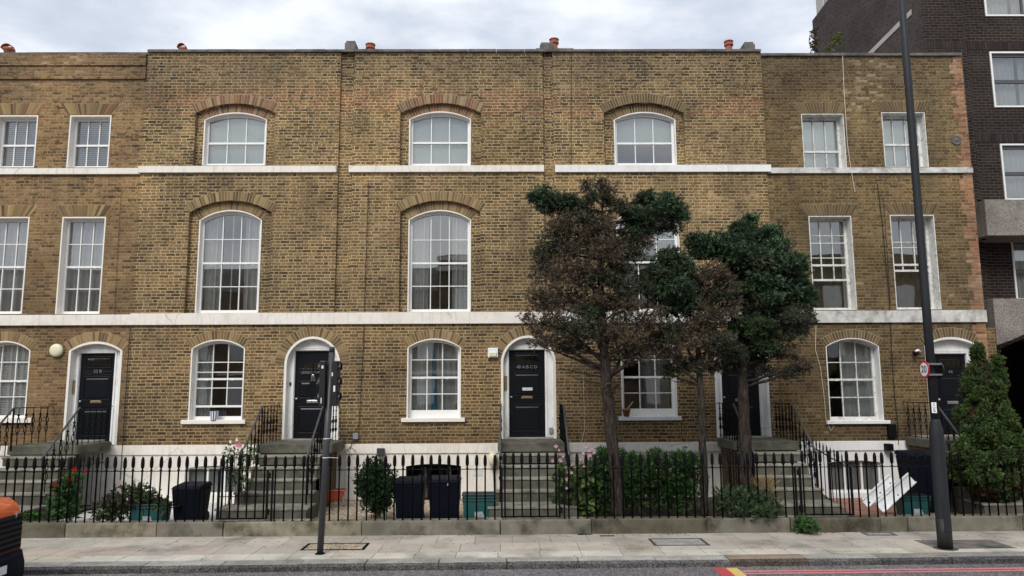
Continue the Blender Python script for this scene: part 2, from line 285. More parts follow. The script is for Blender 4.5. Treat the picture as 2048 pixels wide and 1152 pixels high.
# ---------------- mesh helpers ----------------
ORG = {}
def tag(o, label=None, cat=None, group=None, kind=None):
    if label: o['label'] = label
    if cat: o['category'] = cat
    if group: o['group'] = group
    if kind: o['kind'] = kind
    return o
def thing(name, label, cat, loc, group=None):
    o = bpy.data.objects.new(name, None); C.objects.link(o); o.location = loc; o.empty_display_size = .2
    ORG[o.name] = Vector(loc); return tag(o, label, cat, group)
class MB:
    def __init__(s): s.v = []; s.f = []; s.c = []
    def face(s, pts, col=(1, 1, 1)):
        b = len(s.v); s.v += [tuple(p) for p in pts]; s.f.append(tuple(range(b, b+len(pts)))); s.c.append(col)
    def quads(s, verts, faces, col=(1, 1, 1)):
        b = len(s.v); s.v += [tuple(p) for p in verts]
        for f in faces: s.f.append(tuple(b+i for i in f)); s.c.append(col)
    def box(s, x0, x1, y0, y1, z0, z1, col=(1, 1, 1)):
        s.quads([(x0, y0, z0), (x1, y0, z0), (x1, y1, z0), (x0, y1, z0), (x0, y0, z1), (x1, y0, z1), (x1, y1, z1), (x0, y1, z1)],
                [(0, 3, 2, 1), (4, 5, 6, 7), (0, 1, 5, 4), (1, 2, 6, 5), (2, 3, 7, 6), (3, 0, 4, 7)], col)
    def hexa(s, lo, hi, col=(1, 1, 1)):   # two 4-point loops
        s.quads(list(lo)+list(hi), [(0, 3, 2, 1), (4, 5, 6, 7), (0, 1, 5, 4), (1, 2, 6, 5), (2, 3, 7, 6), (3, 0, 4, 7)], col)
    def tube(s, pts, rad, n=6, col=(1, 1, 1), cap=True):
        pts = [Vector(p) for p in pts]; rr = rad if hasattr(rad, '__len__') else [rad]*len(pts); b = len(s.v)
        ref = Vector((.31, .17, .93)).normalized()
        for i, p in enumerate(pts):
            d = (pts[min(i+1, len(pts)-1)]-pts[max(i-1, 0)]).normalized()
            rf = ref if abs(d.dot(ref)) < .95 else Vector((1, 0, 0))
            a = d.cross(rf).normalized(); c = d.cross(a)
            for k in range(n):
                t = 2*math.pi*k/n; s.v.append(tuple(p+(a*math.cos(t)+c*math.sin(t))*rr[i]))
        for i in range(len(pts)-1):
            for k in range(n):
                s.f.append((b+i*n+k, b+i*n+(k+1) % n, b+(i+1)*n+(k+1) % n, b+(i+1)*n+k)); s.c.append(col)
        if cap:
            s.f.append(tuple(b+k for k in range(n))[::-1]); s.c.append(col)
            s.f.append(tuple(b+(len(pts)-1)*n+k for k in range(n))); s.c.append(col)
    def lathe(s, prof, cx, cy, cz, n=8, axis='z', col=(1, 1, 1)):
        b = len(s.v)
        for r_, h in prof:
            for k in range(n):
                t = 2*math.pi*k/n; a, c_ = r_*math.cos(t), r_*math.sin(t)
                s.v.append((cx+a, cy+c_, cz+h) if axis == 'z' else ((cx+a, cy+h, cz+c_) if axis == 'y' else (cx+h, cy+a, cz+c_)))
        for i in range(len(prof)-1):
            for k in range(n):
                s.f.append((b+i*n+k, b+i*n+(k+1) % n, b+(i+1)*n+(k+1) % n, b+(i+1)*n+k)); s.c.append(col)
        s.f.append(tuple(b+k for k in range(n))[::-1]); s.c.append(col)
        s.f.append(tuple(b+(len(prof)-1)*n+k for k in range(n))); s.c.append(col)
    def panel(s, outer, holes, Y, col=(1, 1, 1)):
        loops = [[Vector((p[0], p[1], 0)) for p in l] for l in [outer]+holes]
        flat = [p for l in loops for p in l]; b = len(s.v); s.v += [(p.x, Y, p.y) for p in flat]
        for t in tessellate_polygon(loops):
            a, c_, d = (flat[i] for i in t)
            if (c_-a).cross(d-a).z < 0: t = t[::-1]
            s.f.append(tuple(b+i for i in t)); s.c.append(col)
    def strip(s, la, Ya, lb, Yb, close=True, col=(1, 1, 1)):
        n = len(la); b = len(s.v); s.v += [(p[0], Ya, p[1]) for p in la]+[(p[0], Yb, p[1]) for p in lb]
        for i in range(n if close else n-1):
            j = (i+1) % n; s.f.append((b+i, b+j, b+n+j, b+n+i)); s.c.append(col)
    def prism(s, loop, Y0, Y1, col=(1, 1, 1)):
        s.panel(loop, [], Y0, col); s.panel(loop, [], Y1, col); s.strip(loop, Y0, loop, Y1, True, col)
    def mesh(s, name, org=Vector((0, 0, 0))):
        me = bpy.data.meshes.new(name); me.from_pydata([(p[0]-org[0], p[1]-org[1], p[2]-org[2]) for p in s.v], [], s.f)
        if any(c is not s.c[0] and c != s.c[0] for c in s.c) or (s.c and s.c[0] != (1, 1, 1)) :
            pass
        a = me.color_attributes.new('Col', 'FLOAT_COLOR', 'CORNER')
        cols = np.repeat(np.array([(*c, 1) for c in s.c], dtype=np.float32), [len(f) for f in s.f], axis=0)
        a.data.foreach_set('color', cols.ravel()); return me
    def build(s, name, mat, parent=None, smooth=False, bevel=0, seg=2):
        org = ORG[parent.name] if parent is not None else Vector((0, 0, 0))
        me = s.mesh(name, org); me.materials.append(mat)
        if smooth: me.polygons.foreach_set('use_smooth', [True]*len(me.polygons))
        o = bpy.data.objects.new(name, me); C.objects.link(o)
        if parent is not None: o.parent = parent
        ORG[o.name] = org
        if bevel:
            m = o.modifiers.new('bevel', 'BEVEL'); m.width = bevel; m.segments = seg; m.limit_method = 'ANGLE'
        return o
def inst(me, name, parent, loc, rot=(0, 0, 0), scale=(1, 1, 1)):
    o = bpy.data.objects.new(name, me); C.objects.link(o); o.parent = parent
    o.location = Vector(loc)-(ORG[parent.name] if parent is not None else Vector((0, 0, 0))); o.rotation_euler = rot; o.scale = scale; ORG[o.name] = Vector(loc); return o
def arch(x0, x1, zs, zt, n=18):
    h = zt-zs
    if h < 1e-3: return [(x1, zs), (x0, zs)]
    w = (x1-x0)/2; mid = (x0+x1)/2; Rr = (w*w+h*h)/(2*h); cz = zt-Rr; a = math.atan2(w, Rr-h)
    return [(mid+Rr*math.sin(a-2*a*i/n), cz+Rr*math.cos(a-2*a*i/n)) for i in range(n+1)]
def outline(x0, x1, z0, zs, zt): return [(x0, z0), (x1, z0)]+arch(x0, x1, zs, zt)
def arch_z(x0, x1, zs, zt, x):
    h = zt-zs
    if h < 1e-3: return zs
    w = (x1-x0)/2; mid = (x0+x1)/2; Rr = (w*w+h*h)/(2*h); cz = zt-Rr; return cz+math.sqrt(max(Rr*Rr-(x-mid)**2, 0))
def arch_xr(x0, x1, zs, zt, z):   # half-width at height z
    if z <= zs: return (x1-x0)/2
    h = zt-zs; w = (x1-x0)/2; Rr = (w*w+h*h)/(2*h); cz = zt-Rr; return math.sqrt(max(Rr*Rr-(z-cz)**2, 0))
PALV = [(.26, .18, .08), (.21, .142, .062), (.30, .21, .10), (.16, .108, .052), (.12, .084, .046), (.23, .15, .07)]
PALR = [(.24, .11, .065), (.20, .095, .058), (.27, .17, .10), (.17, .10, .06), (.14, .09, .056), (.28, .20, .115)]
PALD = [(.12, .083, .044), (.15, .105, .053), (.10, .07, .04), (.17, .12, .06), (.11, .077, .043), (.16, .10, .055)]
def ring(parent, x0, x1, zs, zt, th, Y, pal, bw=.064, gap=.014, name='brick_arch'):
    h = zt-zs; w = (x1-x0)/2; mid = (x0+x1)/2; Rr = (w*w+h*h)/(2*h); cz = zt-Rr; a = math.atan2(w, Rr-h)
    n = max(6, round(2*a*Rr/bw)); mb = MB(); mo = MB()
    P = lambda r_, t, y: (mid+r_*math.sin(t), y, cz+r_*math.cos(t))
    for i in range(n):
        t0 = -a+2*a*i/n+gap/2/Rr; t1 = -a+2*a*(i+1)/n-gap/2/Rr
        c = random.choice(pal); k = random.uniform(.75, 1.2); c = tuple(q*k for q in c)
        r1 = Rr+th-random.uniform(.004, .014); r0 = Rr+.003; y = Y-.004-random.uniform(0, .004)
        mb.hexa([P(r0, t0, y), P(r0, t1, y), P(r0, t1, Y+.03), P(r0, t0, Y+.03)], [P(r1, t0, y), P(r1, t1, y), P(r1, t1, Y+.03), P(r1, t0, Y+.03)], c)
    m = 24
    for i in range(m):
        t0 = -a+2*a*i/m; t1 = -a+2*a*(i+1)/m
        mo.face([P(Rr, t0, Y-.0015), P(Rr, t1, Y-.0015), P(Rr+th, t1, Y-.0015), P(Rr+th, t0, Y-.0015)])
    o = mb.build(name, M['vouss'], parent); mo.build('arch_mortar', M['mortar'], o); return o
def flat_arch(parent, x0, x1, z0, h, Y, pal, spread=.16):
    mb = MB(); mo = MB(); n = round((x1-x0+spread)/.068); cx = (x0+x1)/2; w0 = (x1-x0)/2+.02; w1 = w0+spread
    for i in range(n):
        a0 = -1+2*i/n+.13/n; a1 = -1+2*(i+1)/n-.13/n; c = random.choice(pal); k = random.uniform(.75, 1.2); c = tuple(q*k for q in c); y = Y-.004-random.uniform(0, .003)
        hh = h-random.uniform(0, .015)
        q = lambda a, z, yy: (cx+a*(w0+(w1-w0)*(z/h)), yy, z0+z)
        mb.hexa([q(a0, .003, y), q(a1, .003, y), q(a1, .003, Y+.03), q(a0, .003, Y+.03)], [q(a0, hh, y), q(a1, hh, y), q(a1, hh, Y+.03), q(a0, hh, Y+.03)], c)
    mo.face([(cx-w0, Y-.0015, z0), (cx+w0, Y-.0015, z0), (cx+w1, Y-.0015, z0+h), (cx-w1, Y-.0015, z0+h)])
    o = mb.build('brick_arch', M['vouss'], parent); mo.build('arch_mortar', M['mortar'], o); return o
def text_part(s, name, parent, loc, size, mat, rot=(R(90), 0, 0), ext=.002, spacing=1.0, font_w=1.0):
    cu = bpy.data.curves.new(name, 'FONT'); cu.body = s; cu.size = size; cu.extrude = ext; cu.align_x = 'CENTER'; cu.align_y = 'CENTER'; cu.space_character = spacing
    tmp = bpy.data.objects.new('tmp', cu); C.objects.link(tmp); dg = bpy.context.evaluated_depsgraph_get()
    me = bpy.data.meshes.new_from_object(tmp.evaluated_get(dg)); bpy.data.objects.remove(tmp); me.materials.clear(); me.materials.append(mat)
    return inst(me, name, parent, loc, rot, (font_w, 1, 1))
# ---------------- terraced houses ----------------
YF = 17.5
def X(px, py=620, Y=YF): return at(px, py, Y).x
def Z(py, px=900, Y=YF): return at(px, py, Y).z
Z_BASE = Z(887); Z_PAV = 0.0; GARD = .12
def curtain_mesh(loop_x0, x1, z0, z1, Y, wave=.035, per=.13, seed=0):
    mb = MB(); n = max(6, int((x1-loop_x0)/.018)); ph = seed*1.7
    xs = [loop_x0+(x1-loop_x0)*i/n for i in range(n+1)]
    f = lambda x, k: Y+wave*math.sin(2*math.pi*x/per+ph+.9*math.sin(3.1*x+ph)+k*.3)
    rows = 4
    for j in range(rows):
        za = z1+(z0-z1)*j/rows; zb = z1+(z0-z1)*(j+1)/rows
        for i in range(n): mb.face([(xs[i], f(xs[i], j), za), (xs[i], f(xs[i], j+1), zb), (xs[i+1], f(xs[i+1], j+1), zb), (xs[i+1], f(xs[i+1], j), za)])
    return mb
def window(root, px0, px1, pyb, pys, pyt, Yf, rails, bars, cur='net', cols=3, depth=.20, lin='trim', fr='frame', sill=None, vend=None, inner=False, thickb=0, gl='glass', tl=.03, shift=0):
    pm = (pyb+pyt)/2; pc = (px0+px1)/2
    x0, x1 = X(px0, pm, Yf), X(px1, pm, Yf); z = lambda py: Z(py, pc, Yf)
    z0, zs, zt = z(pyb), z(pys), z(pyt)
    flat = abs(pys-pyt) < .5
    o0 = outline(x0, x1, z0, zs, zt); t = tl
    o1 = outline(x0+t, x1-t, z0+.004, zs-(t if flat else 0), zt-t)
    mb = MB(); mb.strip(o0, Yf-.012, o1, Yf-.012); mb.strip(o0, Yf+.004, o0, Yf-.012); mb.strip(o1, Yf-.012, o1, Yf+depth)
    win = mb.build('window', M[lin], root); win.data.polygons.foreach_set('use_smooth', [False]*len(win.data.polygons))
    Yg = Yf+depth; s = .058; w0, w1 = x0+t, x1-t; zt1 = zt-t; zs1 = zs-(t if flat else 0)
    o2 = outline(w0+s, w1-s, z0+s+.02+thickb, zs1-(s if flat else .01), zt1-s)
    fb = MB(); fb.strip(o1, Yg-.045, o2, Yg-.045); fb.strip(o2, Yg-.045, o2, Yg+.01)
    dx = (w1-w0-2*s)/cols
    zend = z(vend) if vend else z0+s+.02+thickb
    zr = z(rails[0]) if rails else None
    for i in range(1, cols):
        xx = w0+s+dx*i; zz = arch_z(w0+s, w1-s, zs1-.01, zt1-s, xx)+.006
        fb.box(xx-.0105, xx+.0105, Yg-.028, Yg+.012, zend, zz)
    for k, b_ in enumerate(bars):
        zb = z(b_); hw = arch_xr(w0+s, w1-s, zs1-.01, zt1-s, zb); xc = (w0+w1)/2
        fb.box(xc-hw-.004, xc+hw+.004, Yg-.026, Yg+.010, zb-.010, zb+.010)
    for b_ in rails:
        zb = z(b_); hw = arch_xr(w0+s, w1-s, zs1-.01, zt1-s, zb); xc = (w0+w1)/2
        fb.box(xc-hw-.004, xc+hw+.004, Yg-.042, Yg+.014, zb-.024, zb+.024)
    if rails:
        for q in (.25, .75): fb.box(w0+(w1-w0)*q-.03, w0+(w1-w0)*q+.03, Yg-.055, Yg-.04, zr-.03, zr-.018)
    fb.build('sash', M[fr], win)
    gb = MB(); gb.panel(o1, [], Yg); gb.build('window_pane', M[gl], win)
    xa, xb = w0, w1
    if cur in ('net', 'curtain', 'olive'):
        curtain_mesh(xa-.05, xb+.05, z0, zt, Yg+.14, .03, .16 if cur != 'net' else .2, px0).build('curtain', M[cur], win, True)
    elif cur == 'blind':
        b_ = MB(); b_.box(xa-.02, xb+.02, Yg+.09, Yg+.1, z0, zt); b_.build('roller_blind', M['blind'], win)
    elif cur == 'half_blind':
        b_ = MB(); b_.box(xa-.02, xb+.02, Yg+.12, Yg+.13, z(285), zt); b_.build('roller_blind', M['blind'], win)
    elif cur == 'venetian':
        b_ = MB(); n = int((zt-z0)/.05)
        for i in range(n): b_.hexa([(xa, Yg+.08, z0+.05*i), (xb, Yg+.08, z0+.05*i), (xb, Yg+.115, z0+.05*i+.03), (xa, Yg+.115, z0+.05*i+.03)], [(xa, Yg+.08, z0+.05*i+.004), (xb, Yg+.08, z0+.05*i+.004), (xb, Yg+.115, z0+.05*i+.034), (xa, Yg+.115, z0+.05*i+.034)])
        b_.build('venetian_blind', M['curtain'], win)
    elif cur == 'shutters':
        b_ = MB(); n = int((zt-z0)/.055)
        for i in range(n):
            zz = z0+.055*i
            b_.hexa([(xa, Yg+.05, zz), (xb, Yg+.05, zz), (xb, Yg+.075, zz+.02), (xa, Yg+.075, zz+.02)], [(xa, Yg+.05, zz+.028), (xb, Yg+.05, zz+.028), (xb, Yg+.075, zz+.045), (xa, Yg+.075, zz+.045)])
        b_.box(xa, xb, Yg+.078, Yg+.09, z0, zt)
        for q in (0, .25, .5, .75, 1): b_.box(xa+(xb-xa)*q-.03, xa+(xb-xa)*q+.03, Yg+.04, Yg+.1, z0, zt)
        b_.build('louvre_shutters', M['frame'], win)
    elif cur == 'drapes_side':
        curtain_mesh(xa-.05, xa+.36, z0, zt, Yg+.12, .035, .09, 1).build('curtain', M['net'], win, True)
    elif cur == 'drapes_blue':
        curtain_mesh(xa-.05, xb+.05, z0, zt, Yg+.16, .03, .15, 2).build('curtain', M['net'], win, True)
        b_ = MB(); xm = (xa+xb)/2
        for i in range(8):
            q = i/8; zz0 = z0+(zt-z0)*q*.98; zz1 = z0+(zt-z0)*(q+.125)*.98; w_ = .17-.13*q; w2 = .17-.13*(q+.125)
            for j in range(4):
                b_.face([(xm-.06+w_*(j/4-.2), Yg+.09+(j % 2)*.02, zz0), (xm-.06+w_*((j+1)/4-.2), Yg+.09+((j+1) % 2)*.02, zz0), (xm-.06+w2*((j+1)/4-.2), Yg+.09+((j+1) % 2)*.02, zz1), (xm-.06+w2*(j/4-.2), Yg+.09+(j % 2)*.02, zz1)])
        b_.build('blue_curtain', M['blue'], win)
    elif cur == 'drapes_right':
        curtain_mesh(xa+(xb-xa)*.38, xb+.05, z0, zt, Yg+.14, .035, .14, 3).build('curtain', M['net'], win, True)
    elif cur == 'drapes_gap':
        curtain_mesh(xa-.05, xa+.44, z0, zt, Yg+.14, .03, .12, 4).build('curtain', M['net'], win, True)
        curtain_mesh(xb-.44, xb+.05, z0, zt, Yg+.14, .03, .12, 5).build('curtain', M['net'], win, True)
    if inner:   # slim uprights of the secondary glazing behind
        b_ = MB()
        for q in (.23, .5, .77): b_.box(xa+(xb-xa)*q-.012, xa+(xb-xa)*q+.012, Yg+.05, Yg+.07, z0, zt-.05)
        b_.build('secondary_glazing_bar', M['frame'], win)
    if sill:
        sx0, sx1, sy0, sy1, mat = sill
        b_ = MB(); b_.box(X(sx0, sy0, Yf), X(sx1, sy0, Yf), Yf-.075, Yf+.05, Z(sy1, pc, Yf-.07), Z(sy0, pc, Yf-.07)); b_.build('window_sill', M[mat], win, bevel=.008)
    return o0

def door(root, o, leaf, Yf, mat='door', lin='trim', number=None, num_py=742, letter=(767, 'chrome'), fan='glazed', plate=None, extra=None, fr='stucco_white'):
    (px0, px1, pyb, pys, pyt), (lx0, lx1, lt, lb) = o, leaf
    pm = (pyb+pyt)/2; pc = (px0+px1)/2; x0, x1 = X(px0, pm, Yf), X(px1, pm, Yf); z = lambda py: Z(py, pc, Yf)
    z0, zs, zt = z(pyb), z(pys), z(pyt); t = .055
    o0 = outline(x0, x1, z0, zs, zt); o1 = outline(x0+t, x1-t, z0, zs, zt-t)
    mb = MB(); mb.strip(o0, Yf-.012, o1, Yf-.012); mb.strip(o0, Yf+.004, o0, Yf-.012); mb.strip(o1, Yf-.012, o1, Yf+.16)
    dr = mb.build('door_surround', M[lin], root)
    a0, a1 = X(lx0, pm, Yf+.2), X(lx1, pm, Yf+.2); zb, zl = z0+.03, Z(lt, pc, Yf+.2)
    hole = [(a0, z0), (a1, z0), (a1, zl), (a0, zl)]
    out = [(x0+t, z0), (a0, z0), (a0, zl), (a1, zl), (a1, z0)]+outline(x0+t, x1-t, z0, zs, zt-t)[1:]
    b_ = MB(); b_.panel(out, [], Yf+.16); b_.strip(hole[1:]+hole[:1], Yf+.16, hole[1:]+hole[:1], Yf+.26, False)
    b_.box(x0+t+.001, x1-t-.001, Yf+.135, Yf+.158, zl+.05, zl+.10)       # transom moulding
    b_.box(a0-.05, a0-.012, Yf+.14, Yf+.159, z0+.01, zl+.04); b_.box(a1+.012, a1+.05, Yf+.14, Yf+.159, z0+.01, zl+.04); b_.box(a0-.05, a1+.05, Yf+.141, Yf+.157, zl+.012, zl+.048)
    b_.build('door_frame', M[fr], root, bevel=.004)
    YL = Yf+.22; W_ = a1-a0; H_ = zl-zb
    b_ = MB(); b_.box(a0, a1, YL, YL+.045, zb, zl)
    def mould(fx0, fx1, fz0, fz1, w=.022, p=.014):
        X0, X1, Z0, Z1 = a0+W_*fx0, a0+W_*fx1, zb+H_*fz0, zb+H_*fz1
        for q, (s0, s1) in enumerate(((0, w), )):
            b_.box(X0, X1, YL-p, YL-.0005, Z1-w, Z1); b_.box(X0, X1, YL-p, YL-.0005, Z0, Z0+w)
            b_.box(X0, X0+w, YL-p+.001, YL-.0005, Z0+w, Z1-w); b_.box(X1-w, X1, YL-p+.001, YL-.0005, Z0+w, Z1-w)
        b_.hexa([(X0+w+.02, YL-.001, Z0+w+.02), (X1-w-.02, YL-.001, Z0+w+.02), (X1-w-.05, YL-.012, Z0+w+.05), (X0+w+.05, YL-.012, Z0+w+.05)],
                [(X0+w+.02, YL-.001, Z1-w-.02), (X1-w-.02, YL-.001, Z1-w-.02), (X1-w-.05, YL-.012, Z1-w-.05), (X0+w+.05, YL-.012, Z1-w-.05)])
    if fan == 'glazed': mould(.13, .87, .83, .965); mould(.12, .88, .47, .74); mould(.12, .88, .07, .375)
    else: mould(.12, .47, .46, .66); mould(.53, .88, .46, .66); mould(.12, .88, .07, .375)
    mould(.10, .90, .755, .80, .012, .01)
    dl = b_.build('door', M[mat], root, bevel=.003)
    if fan == 'glazed':
        g_ = MB(); g_.box(a0+W_*.19, a0+W_*.81, YL-.013, YL-.008, zb+H_*.855, zb+H_*.94); g_.build('door_glass', M['glass_dark'], dl)
    else:
        g_ = MB(); g_.prism([(a0+W_*.5+W_*.33*math.cos(math.pi*i/14), zb+H_*.74+W_*.33*math.sin(math.pi*i/14)) for i in range(15)], YL-.006, YL-.002); g_.build('fanlight_glass', M['glass_dark'], dl)
        g_ = MB(); cx, cz = a0+W_*.5, zb+H_*.74
        for an in (0, 38, 90, 142, 180): g_.tube([(cx, YL-.012, cz), (cx+W_*.34*math.cos(R(an)), YL-.012, cz+W_*.34*math.sin(R(an)))], .012, 5)
        g_.build('fanlight_bar', M['door'], dl)
        g_ = MB(); g_.lathe([(.0, -.03), (.035, -.02), (.045, 0), (.02, .004)], cx, YL-.005, zb+H_*.72, 10, 'y'); g_.tube([(cx-.03, YL-.03, zb+H_*.715), (cx, YL-.045, zb+H_*.68), (cx+.03, YL-.03, zb+H_*.715)], .009, 6); g_.build('door_knocker', M['chrome'], dl, True)
    lz = z(letter[0]+35*0); lz = Z(letter[0], pc, YL)
    g_ = MB(); cx = a0+W_*.5; g_.box(cx-.13, cx+.13, YL-.014, YL, lz-.035, lz+.035); g_.box(cx-.105, cx+.105, YL-.02, YL-.013, lz-.018, lz+.02); g_.build('letterbox', M[letter[1]], dl, bevel=.003)
    g_ = MB(); g_.lathe([(.0, -.05), (.026, -.045), (.03, -.025), (.014, -.012), (.024, 0)], a0+.055, YL-.002, zb+H_*.46, 8, 'y'); g_.build('door_knob', M['chrome'], dl, True)
    g_ = MB(); g_.box(a0-.06, a1+.06, Yf+.02, Yf+.26, z0-.002, z0+.032); g_.build('threshold', M['black'], root, bevel=.004)
    if number: text_part(number, 'door_number', dl, (cx, YL-.012, Z(num_py, pc, YL)), .105, M['chrome'])
    if plate:
        g_ = MB(); pz = Z(plate[0], pc, YL); g_.box(cx-.13+.02, cx+.11+.02, YL-.018, YL-.012, pz-.032, pz+.032); pl = g_.build('notice_plate', M['white'], dl)
        text_part(plate[1], 'notice_text', dl, (cx+.01, YL-.0195, pz), .042, M['black'], ext=.0005)
    if extra:   # intercom panel on the jamb
        ex, ey, w_, h_, mt = extra; q = at(ex, ey, Yf+.16); g_ = MB(); g_.box(q.x-w_/2, q.x+w_/2, Yf+.135, Yf+.159, q.z-h_/2, q.z+h_/2)
        for k in range(3): g_.box(q.x-.012, q.x+.012, Yf+.13, Yf+.136, q.z-h_*.3+k*.045, q.z-h_*.3+k*.045+.02)
        g_.build('intercom', M[mt], root, bevel=.003)
    return o0

def house(label, pxl, pxr, ztop, Yf, wallmat, floors, strip=None, band=None, base='stucco', extra_holes=(), open_left=False, loc_x=None, base_holes=(), top_add=None):
    """floors: callables that add windows/doors and return hole outlines; recesses given separately"""
    x0, x1 = pxl, pxr
    root = thing('terraced_house', label, 'house', ((x0+x1)/2, Yf, 0), 'terraced houses in a row')
    holes, hole2 = [], []
    for fn in floors:
        a, b_ = fn(root); holes += a; hole2 += b_
    zb = Z_BASE-.03; zbm = band[0]
    if strip: xs = strip; outer = [(x0, zb), (x1, zb), (x1, zbm), (xs, zbm), (xs, ztop), (x0, ztop)]
    else: outer = [(x0, zb), (x1, zb), (x1, ztop), (x0, ztop)]
    w = MB(); w.panel(outer, [h for h, _ in holes], Yf)
    for h, d in holes: w.strip(h, Yf, h, Yf+d)
    for ro, ho, Yr in hole2:
        w.panel(ro, [ho], Yr); w.strip(ho, Yr, ho, Yr+.03)
    if strip:
        w.face([(xs, Yf+.07, zbm), (x1, Yf+.07, zbm), (x1, Yf+.07, ztop), (xs, Yf+.07, ztop)]); w.face([(xs, Yf, zbm), (xs, Yf+.07, zbm), (xs, Yf+.07, ztop), (xs, Yf, ztop)])
    w.face([(x0, Yf, zb), (x0, Yf, ztop), (x0, Yf+.2, ztop), (x0, Yf+.2, zb)]); w.face([(x1, Yf, zb), (x1, Yf, ztop), (x1, Yf+.2, ztop), (x1, Yf+.2, zb)])
    # rest of the shell: side, back, parapet top and roof
    w.face([(x0, Yf+.2, -.3), (x0, Yf+.2, ztop), (x0, 26, ztop), (x0, 26, -.3)]); w.face([(x1, Yf+.2, -.3), (x1, Yf+.2, ztop), (x1, 26, ztop), (x1, 26, -.3)])
    w.face([(x0, 26, -.3), (x1, 26, -.3), (x1, 26, ztop), (x0, 26, ztop)])
    w.face([(x0, Yf, ztop), (x1, Yf, ztop), (x1, Yf+.25, ztop), (x0, Yf+.25, ztop)])
    w.build('wall', M[wallmat], root)
    r_ = MB(); r_.face([(x0, Yf+.25, ztop-.55), (x1, Yf+.25, ztop-.55), (x1, 26, ztop-.2), (x0, 26, ztop-.2)]); r_.face([(x0, Yf+.25, ztop), (x1, Yf+.25, ztop), (x1, Yf+.25, ztop-.6), (x0, Yf+.25, ztop-.6)]); r_.build('roof', M['coping'], root)
    rm = MB()
    for zz in (Z_BASE-.02, Z_BASE+3.0, Z_BASE+6.35): rm.face([(x0+.02, Yf+.3, zz), (x1-.02, Yf+.3, zz), (x1-.02, 25.9, zz), (x0+.02, 25.9, zz)])
    rm.face([(x0+.02, 20.5, 0), (x1-.02, 20.5, 0), (x1-.02, 20.5, ztop-.6), (x0+.02, 20.5, ztop-.6)]); rm.build('inner_walls', M['room'], root)
    # coping in stones
    c_ = MB(); n = max(2, round((x1-x0)/.75))
    for i in range(n):
        a = x0+(x1-x0)*i/n; b2 = x0+(x1-x0)*(i+1)/n; dz = random.uniform(-.004, .006)
        c_.box(a+.004, b2-.004, Yf-.05, Yf+.3, ztop+.001, ztop+.068+dz)
    c_.build('parapet_coping', M['coping'], root, bevel=.006)
    # rendered basement
    bb = MB(); bb.panel([(x0+.002, -.2), (x1-.002, -.2), (x1-.002, Z_BASE-.2), (x0+.002, Z_BASE-.2)], list(base_holes), Yf-.02)
    for h in base_holes: bb.strip(h, Yf-.02, h, Yf+.14)
    bb.box(x0+.002, x1-.002, Yf-.05, Yf-.0, Z_BASE-.215, Z_BASE)
    bb.build('basement_render', M[base], root, bevel=.004)
    return root, x0, x1
def bandf(root, x0, x1, z0, z1, Yf, mat='stucco', name='string_course'):
    b_ = MB(); b_.box(x0, x1, Yf-.06, Yf+.05, z0, z1); b_.build(name, M[mat], root, bevel=.006)
def base_window(root, px0, px1, pyt, pyb, Yf, mull, fr='frame', arched=True):
    x0, x1 = X(px0, pyt, Yf), X(px1, pyt, Yf); pc = (px0+px1)/2; z1 = Z(pyt, pc, Yf); z0 = Z(pyb, pc, Yf)
    b_ = MB(); Yg = Yf+.12; b_.box(x0, x1, Yg-.04, Yg+.0, z0, z0+.05)
    b_.box(x0, x1, Yg-.04, Yg, z1-.05, z1)
    for m in (0,)+tuple(mull)+(1,): xx = x0+.02+(x1-x0-.04)*m; b_.box(xx-.02, xx+.02, Yg-.039, Yg-.001, z0, z1)
    w_ = b_.build('basement_window', M[fr], root); g_ = MB(); g_.face([(x0, Yg, z0), (x1, Yg, z0), (x1, Yg, z1), (x0, Yg, z1)]); g_.build('window_pane', M['glass_dark'], w_)
    if px0 != 812: curtain_mesh(x0-.05, x1+.05, z0, z1+.05, Yg+.12, .02, .2, px0).build('curtain', M['curtain'], w_, True)
    return w_
def bhole(px0, px1, pyt, pyb, Yf):
    x0, x1 = X(px0, pyt, Yf), X(px1, pyt, Yf); pc = (px0+px1)/2; return outline(x0, x1, Z(pyb, pc, Yf), Z(pyt, pc, Yf)-.0, Z(pyt, pc, Yf)+.05)
